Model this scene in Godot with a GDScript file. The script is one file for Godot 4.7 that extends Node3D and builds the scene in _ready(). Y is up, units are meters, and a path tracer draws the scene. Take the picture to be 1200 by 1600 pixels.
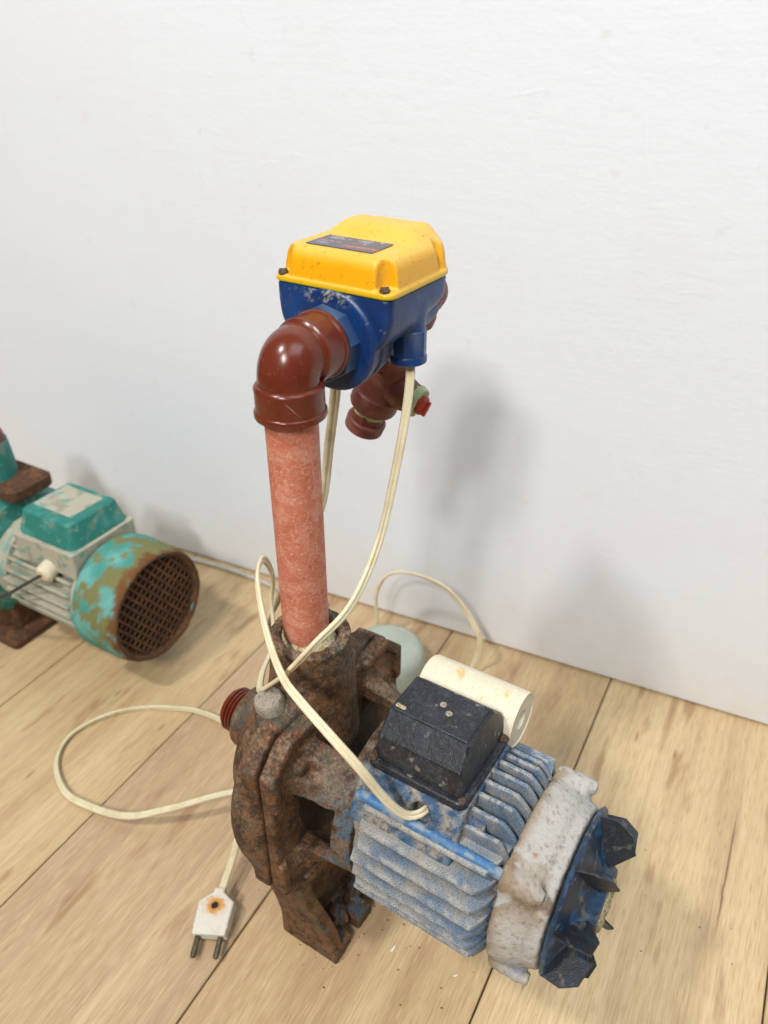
extends Node3D
# An old rusty water pump with a pressure controller, on a plank floor by a white wall.

# ------------------------------------------------------------------ geometry
class Geo:
	var v := PackedVector3Array()
	var i := PackedInt32Array()
	var uv := PackedVector2Array()
	func tri(a: int, b: int, c: int) -> void:
		i.append(a); i.append(b); i.append(c)
	func quad(a: int, b: int, c: int, d: int) -> void:
		i.append(a); i.append(b); i.append(c); i.append(a); i.append(c); i.append(d)
	func flat(pts: Array) -> void:                       # a flat polygon (convex) with vertices of its own
		var s := v.size()
		for p in pts:
			v.append(p)
		for k in range(1, pts.size() - 1):
			tri(s, s + k, s + k + 1)

var noise_a := FastNoiseLite.new()
var noise_b := FastNoiseLite.new()
var noise_c := FastNoiseLite.new()
var rng := RandomNumberGenerator.new()
var M := {}

func s2l(r: float, g: float, b: float) -> Color:
	return Color(r / 255.0, g / 255.0, b / 255.0).srgb_to_linear()

func hold(a: Geo, b: Geo, xf := Transform3D.IDENTITY) -> void:   # adds b to a
	var s := a.v.size()
	for p in b.v:
		a.v.append(xf * p)
	for k in b.i:
		a.i.append(k + s)
	a.uv.append_array(b.uv)

func finish(g: Geo, closed := true, tint = null) -> ArrayMesh:
	var n := PackedVector3Array()
	n.resize(g.v.size())
	if closed:
		var vol := 0.0
		for k in range(0, g.i.size(), 3):
			vol += g.v[g.i[k]].dot(g.v[g.i[k + 1]].cross(g.v[g.i[k + 2]]))
		if vol > 0.0:                                      # front faces run clockwise
			for k in range(0, g.i.size(), 3):
				var t := g.i[k + 1]
				g.i[k + 1] = g.i[k + 2]
				g.i[k + 2] = t
	for k in range(0, g.i.size(), 3):
		var a := g.v[g.i[k]]
		var f := (g.v[g.i[k + 2]] - a).cross(g.v[g.i[k + 1]] - a)
		n[g.i[k]] += f
		n[g.i[k + 1]] += f
		n[g.i[k + 2]] += f
	for k in n.size():
		n[k] = n[k].normalized() if n[k].length_squared() > 1e-24 else Vector3.UP
	var arr := []
	arr.resize(Mesh.ARRAY_MAX)
	arr[Mesh.ARRAY_VERTEX] = g.v
	arr[Mesh.ARRAY_NORMAL] = n
	arr[Mesh.ARRAY_INDEX] = g.i
	if g.uv.size() == g.v.size():
		arr[Mesh.ARRAY_TEX_UV] = g.uv
	if tint != null:
		var c := PackedColorArray()
		c.resize(g.v.size())
		for k in g.v.size():
			c[k] = tint.call(g.v[k], n[k])
		arr[Mesh.ARRAY_COLOR] = c
	var m := ArrayMesh.new()
	m.add_surface_from_arrays(Mesh.PRIMITIVE_TRIANGLES, arr)
	return m

func along(origin: Vector3, dir: Vector3) -> Transform3D:   # local y runs along dir
	var y := dir.normalized()
	var x := y.cross(Vector3(0.31, 0.2, 0.93)).normalized()
	return Transform3D(Basis(x, y, x.cross(y)), origin)

func lathe(prof: Array, xf: Transform3D, segs := 32, wob := 0.0) -> Geo:   # prof: Vector2(radius, along y)
	var g := Geo.new()
	var rings := []
	var last := prof.size() - 1
	for k in prof.size():
		var sharp := false
		if k > 0 and k < last:
			var a: Vector2 = (prof[k] - prof[k - 1]).normalized()
			var b: Vector2 = (prof[k + 1] - prof[k]).normalized()
			sharp = a.dot(b) < 0.8
		for rep in (2 if sharp else 1):
			var at := g.v.size()
			for s in segs:
				var t := TAU * s / segs
				var r: float = prof[k].x
				var p := xf * Vector3(cos(t) * r, prof[k].y, sin(t) * r)
				if wob > 0.0:
					p += Vector3(noise_a.get_noise_3dv(p * 6.0), noise_a.get_noise_3dv(p * 6.0 + Vector3(9, 3, 1)), noise_a.get_noise_3dv(p * 6.0 + Vector3(2, 7, 5))) * wob
				g.v.append(p)
			rings.append([at, k])
	for k in range(rings.size() - 1):
		if rings[k][1] == rings[k + 1][1]:
			continue
		for s in segs:
			var s2 := (s + 1) % segs
			g.quad(rings[k][0] + s, rings[k][0] + s2, rings[k + 1][0] + s2, rings[k + 1][0] + s)
	return g

func curve(pts: Array, step: float) -> PackedVector3Array:   # smooth path through the points
	var out := PackedVector3Array()
	for k in range(pts.size() - 1):
		var a: Vector3 = pts[maxi(k - 1, 0)]
		var b: Vector3 = pts[k]
		var c: Vector3 = pts[k + 1]
		var d: Vector3 = pts[mini(k + 2, pts.size() - 1)]
		var n := maxi(2, int(b.distance_to(c) / step))
		for j in n:
			out.append(b.cubic_interpolate(c, a, d, float(j) / n))
	out.append(pts[pts.size() - 1])
	return out

func sweep(path: PackedVector3Array, section: PackedVector2Array, scales: Array = [], twist := 0.0, roll := 0.0) -> Geo:
	var g := Geo.new()
	var n := section.size()
	var t0 := (path[1] - path[0]).normalized()
	var side := t0.cross(Vector3.UP)
	if side.length() < 0.1:
		side = t0.cross(Vector3(1, 0, 0.3))
	side = side.normalized()
	for k in path.size():
		var t := (path[mini(k + 1, path.size() - 1)] - path[maxi(k - 1, 0)]).normalized()
		side = (side - t * side.dot(t)).normalized()
		var up := side.cross(t)
		var sc: float = scales[k] if scales.size() else 1.0
		var ang := roll + twist * k / path.size()
		for q in section:
			var w := q.rotated(ang) * sc
			g.v.append(path[k] + side * w.x + up * w.y)
	for k in range(path.size() - 1):
		for s in n:
			var s2 := (s + 1) % n
			g.quad(k * n + s, k * n + s2, (k + 1) * n + s2, (k + 1) * n + s)
	for e in 2:
		var base: int = 0 if e == 0 else (path.size() - 1) * n
		var cap := []
		for s in n:
			cap.append(g.v[base + s])
		if e == 0:
			cap.reverse()
		g.flat(cap)
	return g

func disc(r: float, n := 16) -> PackedVector2Array:
	var out := PackedVector2Array()
	for k in n:
		out.append(Vector2.from_angle(TAU * k / n) * r)
	return out

func twin(r: float) -> PackedVector2Array:                # section of a flat two-core cable
	var out := PackedVector2Array()
	for k in 7:
		out.append(Vector2(r * 0.96, 0) + Vector2.from_angle(deg_to_rad(-158 + 316.0 * k / 6)) * r)
	for k in 7:
		out.append(Vector2(-r * 0.96, 0) + Vector2.from_angle(deg_to_rad(22 + 316.0 * k / 6)) * r)
	return out

func rrect(x0: float, y0: float, x1: float, y1: float, r: float, n := 4) -> PackedVector2Array:
	var out := PackedVector2Array()
	for c in [[x1 - r, y1 - r, 0], [x0 + r, y1 - r, 90], [x0 + r, y0 + r, 180], [x1 - r, y0 + r, 270]]:
		for k in n + 1:
			out.append(Vector2(c[0], c[1]) + Vector2.from_angle(deg_to_rad(c[2] + 90.0 * k / n)) * r)
	return out

func inset(poly: PackedVector2Array, d: float) -> PackedVector2Array:
	var out := PackedVector2Array()
	var n := poly.size()
	for k in n:
		var a := (poly[k] - poly[(k + n - 1) % n]).normalized()
		var b := (poly[(k + 1) % n] - poly[k]).normalized()
		var m := (a.orthogonal() + b.orthogonal()).normalized()
		out.append(poly[k] - m * d / maxf(0.35, m.dot(a.orthogonal())))
	return out

# A plate of that outline (x, z) from y0 to y1 with chamfered edges. top_in draws the upper face in.
func prism(poly: PackedVector2Array, y0: float, y1: float, bevel: float, top_in := 0.0, bevel_low := -1.0) -> Geo:
	if _area(poly) < 0.0:
		poly.reverse()
	var low := bevel if bevel_low < 0.0 else bevel_low
	var s := 1.0
	var rings := [[inset(poly, s * low), y0], [poly, y0 + low], [inset(poly, s * top_in), y1 - bevel], [inset(poly, s * (bevel + top_in)), y1]]
	if low <= 0.0:
		rings.remove_at(0)
	var g := Geo.new()
	var n := poly.size()
	for k in range(rings.size() - 1):
		for e in n:
			var f := (e + 1) % n
			var A: Vector2 = rings[k][0][e]
			var B: Vector2 = rings[k][0][f]
			var C: Vector2 = rings[k + 1][0][f]
			var D: Vector2 = rings[k + 1][0][e]
			g.flat([Vector3(A.x, rings[k][1], A.y), Vector3(B.x, rings[k][1], B.y), Vector3(C.x, rings[k + 1][1], C.y), Vector3(D.x, rings[k + 1][1], D.y)])
	for e in 2:
		var ring: PackedVector2Array = rings[0][0] if e == 0 else rings[-1][0]
		var at := g.v.size()
		var y: float = y0 if e == 0 else y1
		for p in ring:
			g.v.append(Vector3(p.x, y, p.y))
		var t := Geometry2D.triangulate_polygon(ring)
		for k in range(0, t.size(), 3):
			var a := ring[t[k]]
			var ccw := (ring[t[k + 1]] - a).cross(ring[t[k + 2]] - a) > 0.0
			if ccw == (e == 0):
				g.tri(at + t[k], at + t[k + 1], at + t[k + 2])
			else:
				g.tri(at + t[k], at + t[k + 2], at + t[k + 1])
	return g

func _area(p: PackedVector2Array) -> float:
	var a := 0.0
	for k in p.size():
		a += p[k].cross(p[(k + 1) % p.size()])
	return a

# A cooling fin: a plate lying in x-z, x0..x1 long, root at z = 0, out to z = depth, uneven as cast.
func fin_geo(len: float, depth: float, thick: float, seed_: float, cut0: float, cut1: float) -> Geo:
	var g := Geo.new()
	var nx := 26
	var nz := 5
	for side in [1.0, -1.0]:
		var at := g.v.size()
		for a in nx + 1:
			for b in nz + 1:
				var fz := float(b) / nz
				var x := len * a / nx
				var z := depth * fz
				x = lerpf(x, clampf(x, cut0 * fz * fz, len - cut1 * fz * fz), 1.0)
				var w := noise_b.get_noise_3d(x * 1.2 + seed_, z * 1.5, side * 3.0)
				var th := thick * lerpf(0.54, 0.44, fz) + w * 0.00006
				z += noise_b.get_noise_2d(x * 1.6 + seed_ * 3.0, 4.0) * 0.0002 * fz
				var bend := noise_a.get_noise_2d(x * 1.2 + seed_, 7.0) * 0.0003 * fz
				g.v.append(Vector3(x, bend + side * th, z))
		for a in nx:
			for b in nz:
				var q := at + a * (nz + 1) + b
				if side > 0:
					g.quad(q, q + nz + 1, q + nz + 2, q + 1)
				else:
					g.quad(q, q + 1, q + nz + 2, q + nz + 1)
	var half := (nx + 1) * (nz + 1)
	var rim := []
	for b in nz + 1:
		rim.append(b)
	for a in range(1, nx + 1):
		rim.append(a * (nz + 1) + nz)
	for b in range(nz - 1, -1, -1):
		rim.append(nx * (nz + 1) + b)
	var at2 := g.v.size()
	for k in rim:
		g.v.append(g.v[k]); g.v.append((g.v[k] + g.v[k + half]) * 0.5 + Vector3(0, 0, thick * 0.22)); g.v.append(g.v[k + half])
	for k in range(rim.size() - 1):
		for j in 2:
			var q: int = at2 + k * 3 + j
			g.quad(q, q + 3, q + 4, q + 1)
	return g

# ------------------------------------------------------------------ distance fields, meshed as surface nets
func smin(a: float, b: float, k: float) -> float:
	var h := maxf(k - absf(a - b), 0.0)
	return minf(a, b) - h * h / k * 0.25

func smax(a: float, b: float, k: float) -> float:
	var h := maxf(k - absf(a - b), 0.0)
	return maxf(a, b) + h * h / k * 0.25

func bx(p: Vector3, h: Vector3, r: float) -> float:
	var q := p.abs() - h + Vector3(r, r, r)
	return q.max(Vector3.ZERO).length() + minf(maxf(q.x, maxf(q.y, q.z)), 0.0) - r

func cyl(rad: float, ax: float, R: float, h: float, r: float) -> float:
	var dx := rad - R + r
	var dy := absf(ax) - h + r
	return minf(maxf(dx, dy), 0.0) + Vector2(maxf(dx, 0.0), maxf(dy, 0.0)).length() - r

func nets(f: Callable, lo: Vector3, hi: Vector3, cs: float) -> Geo:
	const B := 5
	var nb := Vector3i(((hi - lo) / (cs * B)).ceil())
	var nx := nb.x * B + 1
	var ny := nb.y * B + 1
	var nz := nb.z * B + 1
	var F := PackedFloat32Array()
	F.resize(nx * ny * nz)
	F.fill(1e9)
	var V := PackedInt32Array()
	V.resize(nx * ny * nz)
	V.fill(-1)
	var sx := 1
	var sy := nx
	var sz := nx * ny
	var active := []
	var reach := cs * B * 0.87 * 1.3 + 0.0015
	for bz in nb.z:
		for by in nb.y:
			for b_x in nb.x:
				var c := lo + Vector3(b_x + 0.5, by + 0.5, bz + 0.5) * cs * B
				if absf(f.call(c)) > reach:
					continue
				active.append(Vector3i(b_x, by, bz) * B)
				for z in range(bz * B, bz * B + B + 1):
					for y in range(by * B, by * B + B + 1):
						var at := z * sz + y * sy + b_x * B
						for x in B + 1:
							if F[at + x] > 1e8:
								F[at + x] = f.call(lo + Vector3(b_x * B + x, y, z) * cs)
	var g := Geo.new()
	var off := [0, sx, sy, sx + sy, sz, sx + sz, sy + sz, sx + sy + sz]
	var pos := [Vector3(0, 0, 0), Vector3(1, 0, 0), Vector3(0, 1, 0), Vector3(1, 1, 0), Vector3(0, 0, 1), Vector3(1, 0, 1), Vector3(0, 1, 1), Vector3(1, 1, 1)]
	var edges := [[0, 1], [2, 3], [4, 5], [6, 7], [0, 2], [1, 3], [4, 6], [5, 7], [0, 4], [1, 5], [2, 6], [3, 7]]
	var cells := PackedInt32Array()
	for b in active:
		for z in range(b.z, b.z + B):
			for y in range(b.y, b.y + B):
				for x in range(b.x, b.x + B):
					var at: int = z * sz + y * sy + x
					var s := F[at] < 0.0
					if s == (F[at + sx] < 0.0) and s == (F[at + sy] < 0.0) and s == (F[at + sx + sy] < 0.0) and s == (F[at + sz] < 0.0) and s == (F[at + sx + sz] < 0.0) and s == (F[at + sy + sz] < 0.0) and s == (F[at + sx + sy + sz] < 0.0):
						continue
					var sum := Vector3.ZERO
					var count := 0
					for e in edges:
						var fa := F[at + off[e[0]]]
						var fb := F[at + off[e[1]]]
						if (fa < 0.0) != (fb < 0.0):
							sum += pos[e[0]].lerp(pos[e[1]], fa / (fa - fb))
							count += 1
					V[at] = g.v.size()
					cells.append(at)
					g.v.append(lo + (Vector3(x, y, z) + sum / count) * cs)
	for at in cells:
		var s := F[at] < 0.0
		for ax in 3:
			var d: int = [sx, sy, sz][ax]
			if s == (F[at + d] < 0.0):
				continue
			var u: int = [sy, sz, sx][ax]
			var w: int = [sz, sx, sy][ax]
			if at - u - w < 0:
				continue
			var a := V[at]
			var b2 := V[at - u]
			var c2 := V[at - u - w]
			var d2 := V[at - w]
			if b2 < 0 or c2 < 0 or d2 < 0:
				continue
			if s:
				g.quad(a, b2, c2, d2)
			else:
				g.quad(a, d2, c2, b2)
	return g

# ------------------------------------------------------------------ naming
var taken := {}
func put(parent: Node, called: String, mesh: Mesh, mat: Material, label := "") -> MeshInstance3D:
	var o := MeshInstance3D.new()
	var key := "%d/%s" % [parent.get_instance_id(), called]
	taken[key] = taken.get(key, -1) + 1
	o.name = called if taken[key] == 0 else "%s_%03d" % [called, taken[key]]
	o.mesh = mesh
	o.material_override = mat
	if label:
		o.set_meta("label", label)
	parent.add_child(o, true)
	return o

func thing(called: String, label: String, category: String, at := Vector3.ZERO, turn := 0.0) -> Node3D:
	var o := Node3D.new()
	o.name = called
	add_child(o, true)
	o.position = at
	o.rotation.y = turn
	o.set_meta("label", label)
	o.set_meta("category", category)
	return o

# ------------------------------------------------------------------ textures
func nz(size: int, freq: float, oct: int, seed_: int, kind := FastNoiseLite.TYPE_SIMPLEX_SMOOTH, h := 0) -> PackedByteArray:
	var n := FastNoiseLite.new()
	n.seed = seed_
	n.noise_type = kind
	n.frequency = freq
	n.fractal_octaves = oct
	n.fractal_type = FastNoiseLite.FRACTAL_FBM if oct > 1 else FastNoiseLite.FRACTAL_NONE
	var im := n.get_seamless_image(size, h if h else size)
	im.convert(Image.FORMAT_L8)
	return im.get_data()

func stretched(w: int, h: int, kx: int, freq: float, oct: int, seed_: int) -> PackedByteArray:   # noise drawn out along x
	var n := FastNoiseLite.new()
	n.seed = seed_
	n.frequency = freq
	n.fractal_octaves = oct
	var im := n.get_image(maxi(2, w / kx), h)
	im.convert(Image.FORMAT_L8)
	im.resize(w, h, Image.INTERPOLATE_CUBIC)
	return im.get_data()

func lut(lo: float, hi: float, s: float) -> PackedFloat32Array:
	var out := PackedFloat32Array()
	for k in 256:
		out.append(smoothstep(lo, hi, float(k)) * s if lo < hi else (1.0 - smoothstep(hi, lo, float(k))) * s)
	return out

func paint(w: int, h: int, base: Color, layers: Array) -> ImageTexture:   # layer: [bytes, lo, hi, strength, colour in sRGB 0..255]
	var out := PackedByteArray()
	out.resize(w * h * 3)
	var n := w * h
	var L := []
	for l in layers:
		L.append([l[0], lut(l[1], l[2], l[3]), l[4].r, l[4].g, l[4].b])
	for k in n:
		var r := base.r
		var g := base.g
		var b := base.b
		for l in L:
			var t: float = l[1][l[0][k]]
			if t > 0.0:
				r += (l[2] - r) * t
				g += (l[3] - g) * t
				b += (l[4] - b) * t
		out[k * 3] = int(r)
		out[k * 3 + 1] = int(g)
		out[k * 3 + 2] = int(b)
	return ImageTexture.create_from_image(Image.create_from_data(w, h, false, Image.FORMAT_RGB8, out))

func relief(w: int, h: int, layers: Array) -> ImageTexture:   # layer: [bytes, lo, hi, weight]
	var out := PackedByteArray()
	out.resize(w * h)
	var L := []
	for l in layers:
		L.append([l[0], lut(l[1], l[2], l[3] * 255.0)])
	for k in w * h:
		var z := 0.0
		for l in L:
			z += l[1][l[0][k]]
		out[k] = clampi(int(z), 0, 255)
	return ImageTexture.create_from_image(Image.create_from_data(w, h, false, Image.FORMAT_L8, out))

func mat(albedo: Texture2D, period: float, rough: float, bump: Texture2D = null, depth_mm := 0.0, vertex := false) -> StandardMaterial3D:
	var m := StandardMaterial3D.new()
	m.albedo_texture = albedo
	m.roughness = rough
	if period > 0.0:
		m.uv1_triplanar = true
		m.uv1_scale = Vector3.ONE / period
		m.uv1_triplanar_sharpness = 4.0
	if bump:
		m.heightmap_enabled = true
		m.heightmap_texture = bump
		m.heightmap_scale = depth_mm * 0.1
	m.vertex_color_use_as_albedo = vertex
	return m

func c(r: float, g: float, b: float) -> Color:
	return Color(r, g, b)


# ------------------------------------------------------------------ colours that vary over cast parts (paint, rust, dirt, and shade painted inside the bracket)
func fuzz(p: Vector3, k := 1.0) -> float:
	return noise_a.get_noise_3dv(p * k)

func rust_tint(p: Vector3, n: Vector3) -> Color:
	var a := fuzz(p)
	var b := noise_b.get_noise_3dv(p)
	var d := noise_c.get_noise_3dv(p)
	var col := s2l(84, 58, 40).lerp(s2l(150, 106, 68), smoothstep(-0.35, 0.4, a * 0.5 + b * 0.45 + d * 0.3))
	col = col.lerp(s2l(152, 94, 46), 0.55 * smoothstep(0.14, 0.5, fuzz(p + Vector3(3, 1, 7)) + b * 0.4))
	col = col.lerp(s2l(46, 34, 26), 0.55 * smoothstep(0.16, 0.46, -b + d * 0.5 - 0.05))
	col = col.lerp(s2l(104, 108, 96), 0.5 * smoothstep(0.18, 0.4, fuzz(p + Vector3(11, 5, 2))))
	var dust := clampf(n.y * 0.8 + 0.25, 0.0, 1.0) * smoothstep(0.0, 0.45, fuzz(p + Vector3(1, 8, 4), 1.6) + d * 0.7)
	col = col.lerp(s2l(190, 170, 146), 0.3 * smoothstep(0.28, 0.55, noise_c.get_noise_3dv(p * 1.9 + Vector3(7, 7, 1))))
	return col.lerp(s2l(178, 158, 132), 0.7 * dust)

func bracket_tint(p: Vector3, n: Vector3) -> Color:
	var col := rust_tint(p, n)
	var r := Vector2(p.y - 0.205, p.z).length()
	if r < 0.0545 and p.x > 0.026 and p.x < 0.07:                                         # inner walls darkened in the colour, as deep shade behind the windows
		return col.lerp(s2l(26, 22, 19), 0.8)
	if r > 0.056 and p.y > 0.13:
		var b := noise_b.get_noise_3dv(p)
		var m := smoothstep(0.036, 0.07, p.x + fuzz(p) * 0.02)
		col = col.lerp(s2l(150, 138, 120), m * 0.75 * smoothstep(-0.3, 0.3, b + 0.1))
		var blue := smoothstep(-0.02, 0.03, p.z) * smoothstep(0.265, 0.225, p.y)
		col = col.lerp(s2l(92, 124, 146), m * blue * smoothstep(-0.25, 0.2, fuzz(p + Vector3(5, 2, 9), 2.0) + b * 0.5))
		col = col.lerp(s2l(112, 66, 40), 0.7 * smoothstep(0.2, 0.45, noise_c.get_noise_3dv(p + Vector3(4, 4, 4)) + b * 0.3))
	if p.y < 0.05 and p.x > 0.018 and absf(p.z) < 0.032 and p.y > 0.0135:
		col = col.lerp(s2l(96, 118, 142), smoothstep(-0.2, 0.3, fuzz(p, 3.0)) * 0.8)
	return col

func housing_tint(p: Vector3, n: Vector3) -> Color:
	var b := noise_b.get_noise_3dv(p)
	var col := s2l(62, 96, 132).lerp(s2l(108, 132, 154), smoothstep(-0.3, 0.4, b))
	col = col.lerp(s2l(172, 162, 146), 0.85 * smoothstep(-0.25, 0.3, fuzz(p, 1.9) + b * 0.7))
	return col.lerp(s2l(64, 56, 50), 0.7 * smoothstep(0.25, 0.45, noise_c.get_noise_3dv(p)))

func fin_tint(xf: Transform3D, depth: float, blue: float) -> Callable:
	return func(q: Vector3, n: Vector3) -> Color:
		var p := xf * q
		var a := fuzz(p * Vector3(0.6, 1.0, 1.0), 1.6)
		var b := noise_b.get_noise_3dv(p)
		var d := noise_c.get_noise_3dv(p)
		var col := s2l(138, 154, 170).lerp(s2l(84, 116, 148), 0.8 * smoothstep(-0.3, 0.5, a + blue * 0.4 + b * 0.5 + d * 0.4))
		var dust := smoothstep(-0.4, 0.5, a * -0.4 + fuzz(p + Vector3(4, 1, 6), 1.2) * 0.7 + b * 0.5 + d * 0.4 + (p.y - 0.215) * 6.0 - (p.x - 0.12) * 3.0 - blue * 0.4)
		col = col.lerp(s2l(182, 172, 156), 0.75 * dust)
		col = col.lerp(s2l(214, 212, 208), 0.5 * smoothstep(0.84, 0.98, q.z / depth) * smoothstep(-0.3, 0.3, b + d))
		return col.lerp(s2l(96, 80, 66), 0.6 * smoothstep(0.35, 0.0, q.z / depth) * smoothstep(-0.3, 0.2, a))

func bell_tint(p: Vector3, n: Vector3) -> Color:
	var b := noise_b.get_noise_3dv(p)
	var col := s2l(188, 185, 180).lerp(s2l(160, 174, 194), smoothstep(-0.1, 0.4, fuzz(p, 1.3) + b * 0.3) * smoothstep(0.26, 0.2, p.y))
	var mud := smoothstep(0.196, 0.184, p.x + fuzz(p) * 0.01) * 0.8 + 0.9 * smoothstep(0.024, 0.0, absf(p.y - 0.243) - 0.002 + b * 0.008) * smoothstep(0.0, 0.03, p.z)
	col = col.lerp(s2l(150, 128, 100), clampf(mud, 0.0, 0.92) * smoothstep(-0.5, 0.1, b + fuzz(p, 2.0)))
	col = col.lerp(s2l(164, 104, 48), 0.7 * smoothstep(0.5, 0.6, fuzz(p + Vector3(2, 9, 3), 2.6)))
	return col.lerp(s2l(112, 94, 76), 0.5 * smoothstep(0.3, 0.52, noise_c.get_noise_3dv(p) + b * 0.2))

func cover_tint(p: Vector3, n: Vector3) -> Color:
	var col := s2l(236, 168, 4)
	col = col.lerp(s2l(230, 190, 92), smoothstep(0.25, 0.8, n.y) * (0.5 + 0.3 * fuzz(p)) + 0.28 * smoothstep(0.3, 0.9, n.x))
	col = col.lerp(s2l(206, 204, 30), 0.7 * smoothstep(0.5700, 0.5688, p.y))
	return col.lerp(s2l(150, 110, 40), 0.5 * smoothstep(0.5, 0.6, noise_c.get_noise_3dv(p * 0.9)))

func cover_rust(p: Vector3, n: Vector3) -> Color:
	var a := fuzz(p, 0.8)
	var b := noise_b.get_noise_3dv(p * 0.5)
	var col := s2l(70, 150, 140).lerp(s2l(112, 178, 172), smoothstep(-0.3, 0.4, a + b * 0.4))
	col = col.lerp(s2l(124, 124, 78), smoothstep(-0.08, 0.16, fuzz(p + Vector3(3, 6, 1), 1.0) + b * 0.8 + (p.x + 0.034) * 6.0 - (p.z - 0.02) * 2.0))
	return col.lerp(s2l(116, 78, 40), smoothstep(-0.009, -0.003, p.x + b * 0.014))

func hull_tint(p: Vector3, n: Vector3) -> Color:
	var col := s2l(14, 48, 98).lerp(s2l(22, 62, 116), smoothstep(-0.3, 0.4, fuzz(p)))
	var near := smoothstep(0.02, 0.0, Vector2(p.x + 0.002, (p.y - 0.564) * 3.2).length() - 0.004) * smoothstep(-0.055, -0.046, p.z)
	var d := noise_c.get_noise_3dv(Vector3(p.x * 1.4, p.y * 2.6, p.z * 2.0)) + noise_b.get_noise_3dv(p) * 0.7
	col = col.lerp(s2l(186, 178, 150), 0.8 * near * smoothstep(0.1, 0.36, d))
	return col.lerp(s2l(126, 140, 150), 0.35 * smoothstep(0.66, 0.85, d + 0.12 * n.y))

# ------------------------------------------------------------------ distance fields of the cast parts (pump's own axes: x along the shaft, z to the near side)
func f_bracket(p: Vector3) -> float:
	var y := p.y - 0.205
	var ay := absf(y)
	var az := absf(p.z)
	var r := Vector2(y, p.z).length()
	var oct := maxf(maxf(ay, az) - 0.083, (ay + az) * 0.7071 - 0.1035)
	var d := smax(oct, absf(p.x - 0.0245) - 0.0066, 0.002)
	d = smax(d, -maxf(maxf(oct + 0.0085, 0.0655 - r), 0.0275 - p.x), 0.003)              # pocket behind the rim
	var tube := maxf(r - 0.0685 + (p.x - 0.03) * 0.09, absf(p.x - 0.049) - 0.029)
	d = smin(d, tube, 0.005 + 0.024 * smoothstep(0.45, 0.8, minf(ay, az) / maxf(maxf(ay, az), 0.001)))
	var dg := Vector3(p.x - 0.0375, ay - 0.0580, az - 0.0580)
	d = smax(d, -(bx(dg, Vector3(0.0075, 0.0100, 0.0100), 0.003)), 0.003)                 # pockets for the bolts
	var hollow := maxf(r - 0.0555, absf(p.x - 0.0465) - 0.0185)
	d = smax(d, -hollow, 0.003)
	var half := 0.0305 + fuzz(p, 1.5) * 0.0015
	var win := maxf(maxf(minf(ay, az) - half, absf(p.x - 0.0445) - 0.0175), 0.02 - r)
	d = smax(d, -win, 0.0025)
	d = minf(d, maxf(r - 0.013, absf(p.x - 0.05) - 0.035))                                # the shaft
	for k in 4:                                                                            # bolts at the corners
		var q := Vector2(y - (0.0535 if k < 2 else -0.0535), p.z - (0.0535 if k % 2 else -0.0535)).length()
		d = smin(d, cyl(q, p.x - 0.0315, 0.0062, 0.004, 0.002), 0.001)
	if p.y < 0.17:                                                                         # the foot
		var w := 0.046 + 0.016 * smoothstep(0.02, 0.13, p.y)
		var leg := maxf(maxf(absf(p.x - 0.0005) - 0.0115, p.y - 0.135), az - w)
		var front := 0.046 - 0.018 * smoothstep(0.0, 0.1, p.y)
		var side := maxf(maxf(absf(az - w + 0.0055) - 0.0058, p.x - front), maxf(-0.0115 - p.x, p.y - 0.128))
		var slab := bx(p - Vector3(0.0172, 0.0068, 0), Vector3(0.029, 0.0068, 0.046), 0.002)
		var slot := maxf(absf(az - 0.0165) - 0.0062 + fuzz(p, 3.0) * 0.001, 0.0315 - p.x)
		slab = smax(slab, -slot, 0.002)
		side = smax(side, -maxf(slot, p.y - 0.02), 0.002)
		leg = smin(smin(leg, side, 0.005), slab, 0.004)
		leg = smin(leg, (p - Vector3(0.026, 0.019, 0.020)).length() - 0.0105 - noise_b.get_noise_3dv(p) * 0.006, 0.004)
		leg = smin(leg, bx(p - Vector3(0.012, 0.128, 0), Vector3(0.02, 0.006, 0.05), 0.003), 0.008)
		leg = maxf(leg, -p.y)
		d = smin(d, leg, 0.006)
	return d + noise_b.get_noise_3dv(p) * 0.00018 + noise_c.get_noise_3dv(p) * 0.00022

func f_volute(p: Vector3) -> float:
	var y := p.y - 0.205
	var ay := absf(y)
	var az := absf(p.z)
	var r := Vector2(y + 0.004, p.z).length()
	var oct := maxf(maxf(ay, az) - 0.0838, (ay + az) * 0.7071 - 0.1042)
	var d := smax(oct, absf(p.x - 0.0084) - 0.0072, 0.002)
	d = smin(d, smin(cyl(r, p.x - 0.001, 0.0915 + fuzz(p) * 0.001, 0.0145, 0.011), cyl(r, p.x + 0.022, 0.058, 0.020, 0.012), 0.03), 0.008)
	var c_r := Vector2(p.x - 0.003, p.z).length()
	var collar := maxf(c_r - 0.0305 + (p.y - 0.30) * 0.03 + noise_b.get_noise_3dv(p) * 0.0006, absf(p.y - 0.28) - 0.051 + fuzz(p, 2.5) * 0.0012)
	d = smin(d, collar, 0.02)
	d = smin(d, bx(p - Vector3(0.004, 0.275, 0.0), Vector3(0.012, 0.012, 0.05), 0.004), 0.012)
	d = smin(d, maxf(Vector2(p.x, p.z - 0.043).length() - 0.0125, absf(p.y - 0.272) - 0.017), 0.008)
	d = smin(d, cyl(Vector2(y, p.z).length(), p.x + 0.055, 0.027, 0.014, 0.003), 0.008)
	d = smax(d, -maxf(c_r - 0.0205, 0.318 - p.y), 0.002)
	return d + noise_b.get_noise_3dv(p) * 0.00018 + noise_c.get_noise_3dv(p) * 0.00022

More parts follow.
